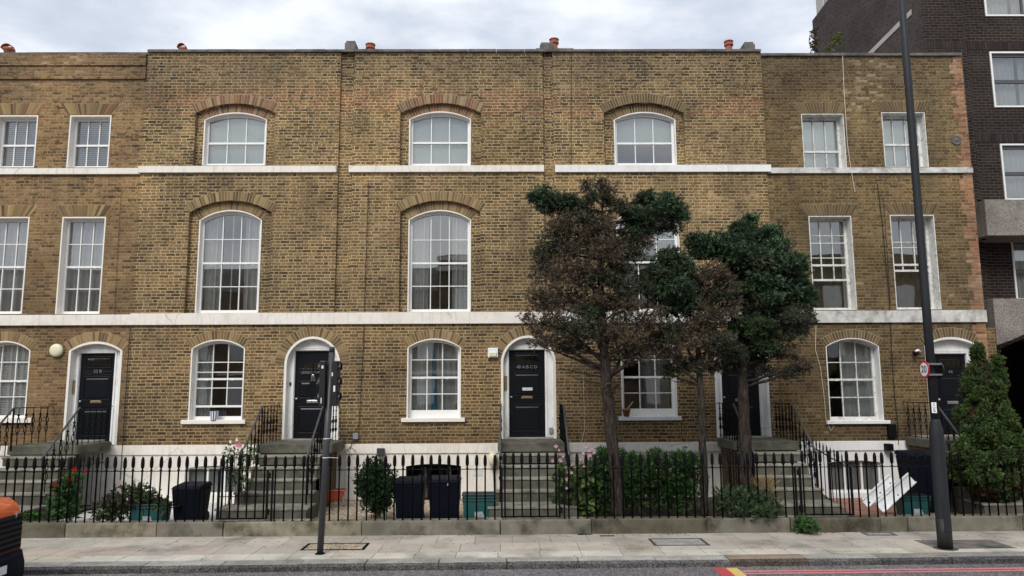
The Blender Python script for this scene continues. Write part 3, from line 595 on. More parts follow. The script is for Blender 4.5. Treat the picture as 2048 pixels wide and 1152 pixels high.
def chimney_pots(root, items):
    for px, pt, w_, kind in items:
        Yc = 21.0; q = at(px, pt, Yc); zb = q.z-1.1; r_ = w_*Yc/1480/2
        b_ = MB(); b_.box(q.x-.55, q.x+.55, Yc-.3, Yc+.3, 7.5, q.z-.42); st = b_.build('chimney_stack', M['brick'], root)
        b_ = MB()
        if kind == 'cowl':
            b_.lathe([(r_*.8, -.45), (r_*.75, -.2), (r_*.95, -.18), (r_*.95, -.12), (r_*.7, -.1)], q.x, Yc, q.z, 12)
            b_.build('chimney_pot', M['pot'], st, True); b_ = MB()
            pts = [(q.x-.02+r_*.95*math.cos(a)*1.0, q.z-.13+.13*math.sin(a)) for a in [math.pi*i/10 for i in range(11)]]
            b_.strip(pts, Yc-.12, pts, Yc+.04, False); b_.strip([(p[0], p[1]-.015) for p in pts], Yc-.12, [(p[0], p[1]-.015) for p in pts], Yc+.04, False); b_.strip(pts, Yc-.12, [(p[0], p[1]-.015) for p in pts], Yc-.12, False)
            b_.build('chimney_cowl', M['pot'], st)
        else:
            b_.lathe([(r_*.72, -.5), (r_*.7, -.16), (r_*.95, -.14), (r_*.95, -.10), (r_*.78, -.09), (r_*.82, -.03), (r_, -.02), (r_*.98, 0), (r_*.6, .0), (r_*.55, -.1)], q.x, Yc, q.z, 14)
            for k in range(9):
                a = 2*math.pi*k/9; b_.box(q.x+r_*.8*math.cos(a)-.012, q.x+r_*.8*math.cos(a)+.012, Yc+r_*.8*math.sin(a)-.012, Yc+r_*.8*math.sin(a)+.012, q.z-.09, q.z-.03)
            b_.build('chimney_pot', M['pot'], st, False)
zt_main = Z(105, 900); xA = X(262, 640); xB = X(703, 400); xC = X(1109, 400); xD = X(1534, 345, YF); xE = X(1951, 400)
b1 = (Z(649, 600), Z(626, 600)); b2 = (Z(345, 900), Z(332, 900))
# --- house on the left (number 52)
def fA(root):
    Yf = YF+.03; hs = []
    for a, b_ in ((-10, 73), (137, 220)): hs.append((window(root, a, b_, 335, 231, 231, Yf, [287], [], 'venetian', fr='frame'), .12))
    for a, b_ in ((-36, 52), (118, 206)): hs.append((window(root, a, b_, 628, 434, 434, Yf, [532], [486, 576], 'curtain'), .12))
    hs.append((window(root, -47, 57, 838, 702, 682, Yf, [762], [724, 794], 'shutters', gl='glass_dark', sill=(-56, 66, 836, 846, 'trim')), .12))
    hs.append((door(root, (132, 240, 890, 702, 683), (157, 227, 707, 880), Yf, number='52 B', num_py=743, letter=(803, 'brass'), extra=(146, 774, .1, .32, 'brass')), .12))
    for (a, b_, t) in ((-10, 73, 230), (137, 220, 230)): flat_arch(root, X(a, 230, Yf), X(b_, 230, Yf), Z(t, (a+b_)/2, Yf)+.01, .29, Yf, PALV+PALR[:1], .2)
    for (a, b_, t) in ((-30, 58, 433), (124, 212, 433)): flat_arch(root, X(a, 433, Yf), X(b_, 433, Yf), Z(t, (a+b_)/2, Yf)+.01, .28, Yf, PALV, .2)
    z = lambda p, c=60: Z(p, c, Yf)
    ring(root, X(-47, 760, Yf), X(57, 760, Yf), z(702, 0), z(682, 0), .22, Yf, PALV)
    ring(root, X(132, 786, Yf), X(240, 786, Yf), z(702, 190), z(683, 190), .23, Yf, PALV)
    return hs, []
rA, x0, x1 = house('brick terraced house at the left edge, with flat-headed sash windows and stepped brick cornice', X(-440, 640), xA, Z(110, 150), YF+.03, 'brick_pink', [fA], band=b1)
bandf(rA, x0, X(264, 640), Z(651, 100), Z(630, 100), YF+.02); bandf(rA, x0, X(282, 345), Z(349, 150), Z(337, 150), YF+.02)
b_ = MB(); b_.box(x0, x1-.02, YF-.05, YF+.04, Z(132, 150), Z(109, 150)-.002); b_.box(x0, x1-.02, YF-.015, YF+.04, Z(158, 150), Z(132, 150)-.002)
for i in range(40):
    if i % 2 == 0: xx = x0+(x1-x0)*i/40; b_.box(xx, xx+.11, YF-.021, YF-.014, Z(155, 150), Z(135, 150))
b_.build('brick_cornice', M['brick_pink'], rA)
chimney_pots(rA, [(19, 90, 24, 'cowl')])
# --- main houses B, C, D
def arched_floor(root, win, rec, Yf, rails, bars, cur, pal, inner=False, th=.235, lin='trim'):
    px0, px1, pyb, pys, pyt = win; rx0, rx1, rs, rt = rec; D1 = .10; pc = (px0+px1)/2
    pm = (pyb+rt)/2; a, b_ = X(rx0, pm, Yf), X(rx1, pm, Yf); zb = Z(pyb, pc, Yf); zs, zt = Z(rs, pc, Yf), Z(rt, pc, Yf)
    ro = outline(a, b_, zb, zs, zt)
    ho = window(root, px0, px1, pyb, pys, pyt, Yf+D1, rails, bars, cur, inner=inner, depth=.15, lin=lin)
    ring(root, a, b_, zs, zt, th, Yf, pal)
    # ring of the inner order
    wx0, wx1 = ho[0][0], ho[1][0]; zi = [p[1] for p in ho]; ztw = max(zi); zsw = ho[2][1]
    ring(root, wx0, wx1, zsw, ztw, .21, Yf+D1, pal)
    m = MB(); ins = [(ro[0][0], ho[0][1]-.05)]; 
    return (ro, D1), (ro, [(wx0, zb+.002), (wx1, zb+.002)]+ho[2:], Yf+D1)
def fB(root):
    h1, r1 = arched_floor(root, (407, 533, 331, 240, 225), (389, 549, 226, 207), YF, [284], [], 'blind', PALR)
    h2, r2 = arched_floor(root, (395, 521, 626, 441, 420), (374, 540, 425, 401), YF, [525], [477, 572], 'drapes_gap', PALV, inner=True)
    g = window(root, 380, 488, 840, 697, 679, YF, [758, 813], [724, 744, 776], 'drapes_side', sill=(364, 492, 840, 848, 'trim'), vend=813, gl='glass_dark')
    d = door(root, (567, 679, 884, 728, 673), (589, 661, 702, 878), YF, number='50', num_py=759, letter=(803, 'chrome'), fan='fan')
    ring(root, X(380, 760), X(488, 760), Z(697, 434), Z(679, 434), .22, YF, PALV)
    ring(root, X(567, 780), X(679, 780), Z(728, 623), Z(673, 623), .235, YF, PALV+PALD)
    return [h1, h2, (g, .1), (d, .1)], [r1, r2]
bh = bhole(371, 487, 936, 990, YF)
rB, x0, x1 = house('yellow brick terraced house numbered 50, with a fanlight in its black door', xA, xB, zt_main, YF, 'brick', [fB], strip=X(677, 300), band=b1, base_holes=[bh])
base_window(rB, 371, 487, 934, 990, YF, (.36, .66))
bandf(rB, xA-.005, xB+.001, b1[0], b1[1], YF); bandf(rB, X(278, 338), X(674, 338), b2[0], b2[1], YF)
chimney_pots(rB, [(367, 89, 18, 'cowl')])
def fC(root):
    h1, r1 = arched_floor(root, (818, 942, 331, 239, 223), (800, 962, 226, 206), YF, [283], [], 'blind', PALR)
    h2, r2 = arched_floor(root, (816, 942, 624, 440, 420), (799, 961, 424, 401), YF, [525], [478, 571], 'drapes_gap', PALV, inner=True)
    g = window(root, 814, 922, 836, 695, 677, YF, [755], [719, 788], 'drapes_blue', sill=(803, 930, 836, 844, 'trim'), thickb=.1)
    d = door(root, (1002, 1112, 880, 722, 671), (1018, 1090, 700, 876), YF, number='48 A·B·C·D', num_py=734, letter=(794, 'brass'), plate=(778, 'NO JUNK MAIL'), extra=(1011, 766, .085, .34, 'brass'))
    ring(root, X(814, 760), X(922, 760), Z(695, 868), Z(677, 868), .22, YF, PALV)
    ring(root, X(1002, 780), X(1112, 780), Z(722, 1057), Z(671, 1057), .235, YF, PALV+PALD)
    return [h1, h2, (g, .1), (d, .1)], [r1, r2]
bh = bhole(812, 922, 932, 1010, YF)
rC, x0, x1 = house('yellow brick terraced house numbered 48, a blue curtain in its ground-floor window', xB, xC, zt_main, YF, 'brick', [fC], strip=X(1087, 300), band=b1, base_holes=[bh])
base_window(rC, 812, 922, 930, 1010, YF, (.3, .4, .65, .75), 'iron')
bandf(rC, xB+.002, xC, b1[0], b1[1], YF); bandf(rC, X(698, 338), X(1088, 338), b2[0], b2[1], YF)
chimney_pots(rC, [(741, 89, 21, 'pot'), (1108, 79, 21, 'pot')])
def fD(root):
    h1, r1 = arched_floor(root, (1228, 1352, 330, 240, 224), (1208, 1369, 226, 205), YF, [284], [], 'half_blind', PALD, lin='stucco_white')
    h2, r2 = arched_floor(root, (1234, 1360, 623, 440, 420), (1217, 1378, 424, 400), YF, [523], [477, 571], 'drapes_gap', PALV, lin='stucco_white')
    g = window(root, 1242, 1353, 833, 695, 677, YF, [754], [719, 786], 'drapes_right', sill=(1237, 1362, 833, 841, 'stucco_white'), thickb=.1, lin='stucco_white', gl='glass_dark')
    d = door(root, (1430, 1538, 880, 720, 671), (1443, 1518, 700, 874), YF, letter=(800, 'brass'), lin='stucco_white')
    ring(root, X(1242, 760), X(1353, 760), Z(695, 1297), Z(677, 1297), .22, YF, PALV)
    ring(root, X(1430, 780), X(1538, 780), Z(720, 1484), Z(671, 1484), .235, YF, PALV+PALD)
    return [h1, h2, (g, .1), (d, .1)], [r1, r2]
rD, x0, x1 = house('yellow brick terraced house with bright white string course, behind the three conifers', xC, xD, zt_main, YF, 'brick', [fD], band=b1)
bandf(rD, xC+.002, xD+.02, b1[0], b1[1], YF, 'stucco_white'); bandf(rD, X(1110, 338), X(1541, 336), Z(345, 1300), Z(331, 1300), YF, 'stucco_white')
chimney_pots(rD, [(1457, 83, 20, 'pot')])
# --- number 44
YE = YF+.05
def fE(root):
    hs = []
    hs.append((window(root, 1605, 1690, 336, 228, 228, YE, [298], [], 'blind', fr='frame_old', lin='frame_old', depth=.26, tl=.018), .1))
    hs.append((window(root, 1766, 1853, 334, 225, 225, YE, [284], [], 'blind', fr='frame_old', lin='frame_old', depth=.26, tl=.018), .1))
    hs.append((window(root, 1622, 1708, 620, 432, 432, YE, [527, 557], [467, 482, 512], 'olive', fr='frame_old', lin='frame_old', depth=.3, tl=.02, vend=557), .1))
    hs.append((window(root, 1786, 1875, 619, 430, 430, YE, [526, 538], [480, 491], 'olive', fr='frame_old', lin='frame_old', depth=.3, tl=.02, vend=538), .1))
    hs.append((window(root, 1655, 1762, 841, 693, 676, YE, [759], [724, 795], 'drapes_right', fr='frame_old', lin='stucco_white', depth=.28, tl=.02, sill=(1652, 1778, 841, 848, 'stucco_white'), gl='glass_dark'), .1))
    hs.append((door(root, (1855, 1963, 882, 691, 674), (1872, 1936, 708, 868), YE, number='44', num_py=744, letter=(805, 'chrome'), lin='stucco_white'), .1))
    for (a, b_, t) in ((1604, 1687, 227), (1764, 1850, 224), (1616, 1702, 431), (1780, 1869, 429)):
        flat_arch(root, X(a, t, YE), X(b_, t, YE), Z(t, (a+b_)/2, YE)+.01, .28, YE, PALD[:2]+PALD[4:5], .18)
    ring(root, X(1655, 760, YE), X(1762, 760, YE), Z(693, 1705, YE), Z(676, 1705, YE), .21, YE, PALD)
    ring(root, X(1855, 780, YE), X(1963, 780, YE), Z(691, 1905, YE), Z(674, 1905, YE), .23, YE, PALD)
    return hs, []
bh = bhole(1655, 1762, 925, 985, YE)
rE, x0, x1 = house('weathered brown brick terraced house numbered 44 with a red brick edge, ending the row', xD, xE, Z(111, 1740), YE, 'brick_old', [fE], band=b1, base='stucco_white', base_holes=[bh])
base_window(rE, 1655, 1762, 920, 985, YE, (.33, .66))
bandf(rE, xD+.022, xE+.02, Z(645, 1780), Z(621, 1780), YE, 'stucco_worn'); bandf(rE, xD+.022, X(1946, 340), Z(346, 1740), Z(335, 1740), YE, 'stucco_worn')
q0 = .30
b_ = MB()
zc = Z_BASE
k = 0
while zc < Z(111, 1740)-.01:      # toothed red brick quoin
    w_ = .22 if k % 2 else .33
    z1_ = min(zc+.30, Z(111, 1740)-.002)
    b_.box(xE-w_, xE+.006, YE-.006, YE+.1, zc, z1_)
    zc += .30; k += 1
b_.build('red_brick_quoin', M['brick_red'], rE)
b_ = MB(); q = at(1912, 281, YE); b_.lathe([(.02, -.035), (.03, -.03), (.045, -.015), (.10, -.012), (.115, -.03), (.12, -.012), (.12, .01)], q.x, YE-.002, q.z, 20, 'y'); b_.build('wall_tie_plate', M['coping'], rE, True)
# side buttress wall right of number 44
b_ = MB(); q = at(1998, 740, YE); b_.box(xE+.003, X(2000, 740, YE), YE+.05, YE+.3, -.2, Z(655, 1985, YE)); b_.build('side_wall', M['brick_old'], rE)
# loose bricks on the party walls behind the parapet
for px, py, w_ in ((705, 90, 22), (1093, 93, 30), (1492, 92, 22)):
    q = at(px, py, 19.5); b_ = MB(); b_.box(q.x-w_*.0066, q.x+w_*.0066, 19.2, 20.0, 9, q.z-.08); b_.box(q.x-w_*.0055, q.x+w_*.0055, 19.25, 20.0, q.z-.078, q.z)
    b_.build('party_wall_top', M['coping'], rC if px < 1400 else rD)

# ---------------- dark brick flats on the right ----------------
YD = 19.0
xd0 = at(1846, 50, YD).x; xd1 = 26.0; ztd = 17.0
fl = thing('apartment_block', 'dark brick apartment block with pebbled concrete balconies beyond the right end of the terrace', 'apartment block', ((xd0+xd1)/2, YD, 0))
b_ = MB()
wins = []
def dw(px0, px1, pyt, pyb, Y): return (at(px0, (pyt+pyb)/2, Y).x, at(px1, (pyt+pyb)/2, Y).x, at(px0, pyb, Y).z, at(px0, pyt, Y).z)
Y2 = YD+.10
W4 = [dw(1966, 2075, -60, 33, Y2), dw(1983, 2092, 104, 215, Y2), dw(2004, 2120, 288, 400, Y2), dw(2026, 2150, 478, 600, Y2)]
xs2 = at(1924, 50, Y2).x
b_.panel([(xd0, -.2), (xs2, -.2), (xs2, ztd), (xd0, ztd)], [], YD); b_.face([(xs2, YD, -.2), (xs2, Y2, -.2), (xs2, Y2, ztd), (xs2, YD, ztd)])
ax0 = at(2003, 760, Y2).x; arch_top = at(2060, 660, Y2).z
holes = [[(a, c), (b2_, c), (b2_, d), (a, d)] for a, b2_, c, d in W4]+[outline(ax0, ax0+4.6, -.1, at(2003, 700, Y2).z, at(2003, 700, Y2).z+.55)]
b_.panel([(xs2, -.2), (xd1, -.2), (xd1, ztd), (xs2, ztd)], holes, Y2)
for h in holes: b_.strip(h, Y2, h, Y2+(.12 if len(h) == 4 else 4.0))
b_.build('front_wall', M['brick_dark'], fl)
b_ = MB(); dx_, dy_ = .0446*7.6, 7.6
b_.face([(xd0, YD, -.2), (xd0+dx_, YD+dy_, -.2), (xd0+dx_, YD+dy_, 16.55), (xd0, YD, 16.55)]); b_.face([(xd0+dx_, YD+dy_, -.2), (xd1, YD+dy_, -.2), (xd1, YD+dy_, 16.5), (xd0+dx_, YD+dy_, 16.5)])
b_.face([(xd0, YD, 16.55), (xd1, YD, 16.55), (xd1, YD+dy_, 16.55), (xd0+dx_, YD+dy_, 16.55)]); b_.face([(xd1, YD, -.2), (xd1, YD+dy_, -.2), (xd1, YD+dy_, 16.5), (xd1, YD, 16.5)])
b_.build('side_wall', M['brick_dark_side'], fl)
# soldier courses as real bricks
for (zz, xa_, xb_, Yw) in ((at(1880, 98, YD).z, xd0, xs2, YD), (at(1940, 100, Y2).z, xs2, at(2070, 100, Y2).x, Y2), (at(1960, 284, Y2).z, xs2, at(2070, 284, Y2).x, Y2)):
    n = int((xb_-xa_)/.08); sc = MB()
    for i in range(n): k = random.uniform(.6, 1.4); sc.box(xa_+i*.08+.005, xa_+i*.08+.073, Yw-.012, Yw+.02, zz, zz+.225, (.03*k, .022*k, .021*k))
    sc.build('soldier_course', M['vouss'], fl)
if zz: pass
q = MB(); p0 = at(1685, 95, YD+4.4)      # pale sloping flashing line on the side wall
za = at(1765, 0, YD+2.3)
fx = lambda t: xd0+.0446*t-.012
zl_ = 13.05
q.face([(fx(0.5), YD+.5, zl_), (fx(7), YD+7, zl_), (fx(7), YD+7, zl_+.16), (fx(.5), YD+.5, zl_+.16)]); q.build('pale_brick_line', M['pale_tower'], fl)
for a, b2_, c, d in W4:
    m = MB(); Yg = Y2+.08; f_ = .045
    for (u0, u1, v0, v1) in ((a, b2_, d-f_, d), (a, b2_, c, c+f_), (a, a+f_, c+f_, d-f_), (b2_-f_, b2_, c+f_, d-f_)): m.box(u0, u1, Y2-.03, Yg, v0, v1)
    wf = m.build('window', M['frame'], fl)
    m = MB(); f2 = .06
    a_, b3, c_2, d_ = a+f_, b2_-f_, c+f_, d-f_; zm = c_2+(d_-c_2)*.47; xm = a_+(b3-a_)*.72
    for (u0, u1, v0, v1) in ((a_, b3, d_-f2-.03, d_), (a_, b3, c_2, c_2+.03), (a_, a_+f2*.6, c_2+.03, d_-f2-.03), (b3-f2, b3, c_2+.03, d_-f2-.03), (a_+f2*.6, xm, zm-.05, zm+.05), (xm-.03, xm+.03, c_2+.03, d_-f2-.03)): m.box(u0, u1, Yg-.05, Yg-.002, v0, v1)
    m.build('grey_sash', M['iron_grey'], wf); m = MB(); m.face([(a_, Yg-.02, c_2), (b3, Yg-.02, c_2), (b3, Yg-.02, d_), (a_, Yg-.02, d_)]); m.build('window_pane', M['glass'], wf)
    curtain_mesh(a_-.05, a_+(b3-a_)*.55, c_2, d_, Yg+.16, .03, .13, a).build('curtain', M['net'], wf, True); curtain_mesh(a_+(b3-a_)*.6, b3+.1, c_2, d_, Yg+.16, .03, .13, a+1).build('curtain', M['net'], wf, True)
    m = MB(); m.face([(a-.3, Yg+1.2, c-.3), (b2_+.3, Yg+1.2, c-.3), (b2_+.3, Yg+1.2, d+.3), (a-.3, Yg+1.2, d+.3)]); m.build('room_wall', M['room'], wf)
# balconies
def balc(px0, pyt, pyb, Yb, arched):
    x0 = at(px0, (pyt+pyb)/2, Yb).x; z1 = at(px0, pyt, Yb).z; z0 = at(px0, pyb, Yb).z; m = MB(); x1 = x0+4.5
    if arched:
        lp = [(x0, z0), (x0, z1), (x1, z1), (x1, z0)]+[(x1-.1-(x1-x0-.2)*i/16, z0+.62*math.sin(math.pi*i/16)) for i in range(1, 16)]
        m.panel(lp, [], Yb); m.panel(lp, [], Yb+.14); m.strip(lp, Yb, lp, Yb+.14); m.box(x0, x0+.14, Yb+.142, Y2-.002, z0, z1)
    else:
        m.box(x0, x1, Yb, Yb+.14, z0, z1); m.box(x0, x0+.14, Yb+.141, Y2-.002, z0, z1); m.box(x0+.141, x1, Yb+.141, Y2-.002, z0+.01, z0+.15)
    m.build('balcony', M['pebble'], fl, bevel=.012)
balc(1972, 399, 471, 18.1, False); balc(1990, 597, 690, 18.1, True)
m = MB(); m.box(at(1960, 400, 18.6).x-.04, at(1960, 400, 18.6).x+.04, 18.55, 18.63, at(1960, 480, 18.6).z, at(1960, 400, 18.6).z); m.build('balcony_bracket', M['iron'], fl)
# pale stair tower far behind the flats
q = at(1642, 20, 27); pt = thing('stair_tower', 'pale rendered tower top just visible behind the dark brick flats', 'tower', (q.x+2, 29, 0))
m = MB(); m.box(q.x, q.x+3, 26.8, 27.4, -.2, 21); m.build('tower_wall', M['pale_tower'], pt)
m = MB(); m.box(q.x+.05, q.x+.12, 26.7, 26.78, 10, 20.5); m.build('downpipe', M['grey'], pt)
# ---------------- terrace across the road (mirrored in the panes) ----------------
op = thing('opposite_terrace', 'brick terrace on the near side of the road, seen only mirrored in the windows', 'house', (0, -14, 0))
m = MB(); m.box(-45, -4.5, -20, -14, -.3, 9.2); m.box(-4.49, 45, -20, -14, -.3, 11.6); m.build('wall', M['opp'], op)
m = MB(); m.box(-4.6, 18.1, -14, -13.75, 10.5, 10.75); m.box(-4.6, 18.1, -14, -13.8, 11.2, 11.5); m.box(-19, 18, -14, -13.9, 3.6, 3.85); m.build('cornice', M['stucco'], op)
m = MB(); m.box(-.55, .55, -.02, .05, 0, 1.8); wme = m.mesh('window'); wme.materials.append(M['frame'])
for i in range(25):
    for zz in (1.6, 4.6, 7.6):
        if not (zz > 7 and i < 11): inst(wme, 'window', op, (-30.25+i*2.5, -13.99, zz))
m = MB(); m.hexa([(-45, -20, 9.2), (-4.5, -20, 9.2), (-4.5, -14, 9.2), (-45, -14, 9.2)], [(-45, -17.1, 11.2), (-4.5, -17.1, 11.2), (-4.5, -16.9, 11.2), (-45, -16.9, 11.2)]); m.build('roof', M['coping'], op)
# ---------------- small things fixed to the facades ----------------
def wall_tube(root, name, pts, Y, rad, mat):
    b_ = MB(); b_.tube([at(a, c, Y-.02) for a, c in pts], rad, 5); return b_.build(name, mat, root)
wall_tube(rB, 'cable', [(262, 640), (256, 720), (246, 880), (240, 960)], YF-.03, .010, M['cable'])
wall_tube(rC, 'cable', [(737, 365), (735, 440), (731, 540), (728, 640), (725, 720), (721, 800), (718, 852), (708, 870), (700, 900)], YF-.03, .009, M['cable'])
wall_tube(rC, 'cable', [(690, 905), (700, 893), (712, 902), (704, 912), (695, 899), (708, 885)], YF-.06, .006, M['cable'])
wall_tube(rA, 'cable', [(243, 378), (239, 440), (233, 540), (229, 626)], YF+.02, .005, M['cable'])
wall_tube(rD, 'cable', [(1143, 100), (1142, 220), (1142, 330)], YF, .006, M['cable'])
wall_tube(rD, 'cable', [(1166, 740), (1168, 800), (1169, 860), (1163, 884)], YF, .005, M['cable_w'])
wall_tube(rD, 'cable', [(1363, 842), (1364, 880), (1368, 886)], YF, .008, M['cable'])
wall_tube(rE, 'cable', [(1685, 105), (1688, 180), (1695, 290), (1704, 350), (1710, 384)], YE-.02, .007, M['cable_w'])
wall_tube(rE, 'cable', [(1755, 366), (1765, 450), (1779, 600), (1783, 700), (1789, 790), (1796, 850), (1797, 890)], YE-.03, .010, M['cable'])
wall_tube(rE, 'cable', [(1767, 395), (1774, 500), (1781, 610)], YE-.02, .006, M['cable'])
wall_tube(rE, 'cable', [(1632, 650), (1631, 700), (1641, 735), (1648, 790), (1652, 840), (1662, 862), (1668, 852)], YE-.02, .006, M['cable_w'])
def round_light(root, px, py, rpx, Y, name, mat):
    q = at(px, py, Y); r_ = rpx*Y/1480; b_ = MB(); b_.lathe([(r_*.9, 0), (r_, -.02), (r_, -.06), (r_*.9, -.085), (r_*.5, -.10), (.001, -.104)][::-1], q.x, Y-.001, q.z, 24, 'y'); return b_.build(name, M[mat], root, True)
round_light(rA, 115, 701, 13, YF+.03, 'bulkhead_lamp', 'cream')
q = at(986, 707, YF); b_ = MB(); b_.box(q.x-.12, q.x+.12, YF-.10, YF-.002, q.z-.10, q.z+.13); b_.box(q.x-.09, q.x+.09, YF-.13, YF-.101, q.z-.08, q.z+.03); fl2 = b_.build('flood_lamp', M['white'], rC, bevel=.025)
b_ = MB(); b_.box(q.x-.075, q.x+.075, YF-.137, YF-.131, q.z-.07, q.z+.02); b_.build('lamp_lens', M['cream'], fl2)
q = at(986, 917, YF-.05); b_ = MB(); b_.lathe([(.03, -.16), (.085, -.12), (.11, -.02), (.105, .08), (.06, .14), (.01, .15)], q.x, YF-.16, q.z, 14); b_.build('oval_wall_lamp', M['cream'], rC, True)
b_ = MB(); b_.tube([(q.x+.02, YF-.16, q.z-.15), (q.x+.03, YF-.12, q.z-.5), (q.x+.05, YF-.1, q.z-1.1)], .02, 6); b_.build('lamp_pipe', M['iron'], rC)
q = at(762, 905, YF-.05); b_ = MB(); b_.box(q.x-.085, q.x+.085, YF-.13, YF-.051, q.z-.07, q.z+.10); b_.build('vent_box', M['grille'], rC, bevel=.006)
q = at(712, 872, YF); b_ = MB(); b_.box(q.x-.06, q.x+.06, YF-.07, YF-.002, q.z-.07, q.z+.07); b_.build('junction_box', M['grey'], rC, bevel=.006)
q = at(955, 944, YF-.03); b_ = MB()
for i in range(6): b_.box(q.x-.115, q.x+.115, YF-.035, YF-.021, q.z-.08+i*.03, q.z-.062+i*.03)
b_.build('air_vent', M['white'], rC)
q = at(1102, 861, YF+.16); b_ = MB(); b_.box(q.x-.045, q.x+.045, YF+.11, YF+.158, q.z-.07, q.z+.07); b_.box(q.x-.03, q.x+.03, YF+.10, YF+.111, q.z-.05, q.z+.03); b_.build('key_safe', M['grey'], rC, bevel=.01)
q = at(581, 768, YF+.16); b_ = MB(); b_.box(q.x-.02, q.x+.02, YF+.13, YF+.159, q.z-.04, q.z+.04); b_.build('doorbell', M['black'], rB, bevel=.004)
q = at(1784, 895, YE-.1); b_ = MB(); b_.box(q.x-.17, q.x-.03, YE-.24, YE-.05, q.z-.06, q.z+.09); b_.tube([(q.x-.03, YE-.12, q.z), (q.x+.1, YE-.1, q.z-.15)], .012, 5); b_.build('security_lamp', M['iron'], rE, bevel=.01)
q = at(1782, 863, YE); b_ = MB(); b_.box(q.x-.10, q.x+.09, YE-.09, YE-.002, q.z-.14, q.z+.17); b_.build('meter_box', M['iron'], rE, bevel=.006)
cc = thing('security_camera', 'small white dome security camera on a bracket beside the door numbered 44', 'camera', at(1830, 706, YE)); q = at(1830, 706, YE)
b_ = MB(); b_.tube([(q.x+.12, YE-.01, q.z+.03), (q.x+.02, YE-.1, q.z+.06), (q.x-.05, YE-.12, q.z+.03)], .03, 8); b_.build('bracket', M['white'], cc, True)
b_ = MB(); b_.lathe([(.01, -.075), (.045, -.06), (.06, -.02), (.055, .02)], q.x-.06, YE-.12, q.z-.0, 12); b_.build('camera_dome', M['iron'], cc, True)

# ---------------- front steps with railings ----------------
ZL = 1.52; YL0 = 16.15
def steps(name_label, x0, x1, groundz=GARD, n_open=True, flare=.12, right_over=.0, void=False):
    t = thing('front_steps', name_label, 'steps', ((x0+x1)/2, 15.5, groundz), 'stone front steps up to the doors')
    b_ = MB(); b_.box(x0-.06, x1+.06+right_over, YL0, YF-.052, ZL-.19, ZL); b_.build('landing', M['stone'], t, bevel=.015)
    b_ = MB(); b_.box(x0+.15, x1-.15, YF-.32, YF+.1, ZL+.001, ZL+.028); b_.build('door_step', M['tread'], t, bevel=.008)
    b_ = MB()
    if void: b_.box(x0, x0+.75, YL0+.02, YF-.06, -.2, ZL-.192)
    else: b_.box(x0+.02, x1-.02, YL0+.03, YF-.06, -.2, ZL-.192)
    b_.build('landing_support', M['brick_old' if not void else 'stone'], t)
    z = ZL; y = YL0; n = 5; tr = .268; ri = .213
    for k in range(n):
        z -= ri; yn = y-tr if k < n-1 else y-.62
        fl_ = flare*max(0, k-2)
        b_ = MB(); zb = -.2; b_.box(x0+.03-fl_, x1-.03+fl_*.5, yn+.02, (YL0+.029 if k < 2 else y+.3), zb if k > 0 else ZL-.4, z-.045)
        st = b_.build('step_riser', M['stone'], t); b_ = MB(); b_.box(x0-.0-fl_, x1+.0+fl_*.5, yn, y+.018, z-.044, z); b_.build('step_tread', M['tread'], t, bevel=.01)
        y = yn
    b_ = MB(); b_.box(x0-.3, x1+.2, 14.32, y+.02, .0, z-.19); b_.build('path_slab', M['tread'], t, bevel=.01)
    return t
bal_prof = [(r__*1.35, h__) for r__, h__ in [(.008, 0), (.008, .06), (.017, .075), (.008, .09), (.008, .20), (.016, .23), (.024, .27), (.016, .31), (.009, .34), (.019, .36), (.009, .38), (.015, .42), (.024, .47), (.015, .52), (.009, .55), (.019, .57), (.009, .59), (.009, .70), (.018, .715), (.009, .73), (.008, .84)]]
bmb = MB(); bmb.lathe(bal_prof, 0, 0, 0, 6); BAL = bmb.mesh('baluster'); BAL.materials.append(M['iron']); BAL.polygons.foreach_set('use_smooth', [True]*len(BAL.polygons))
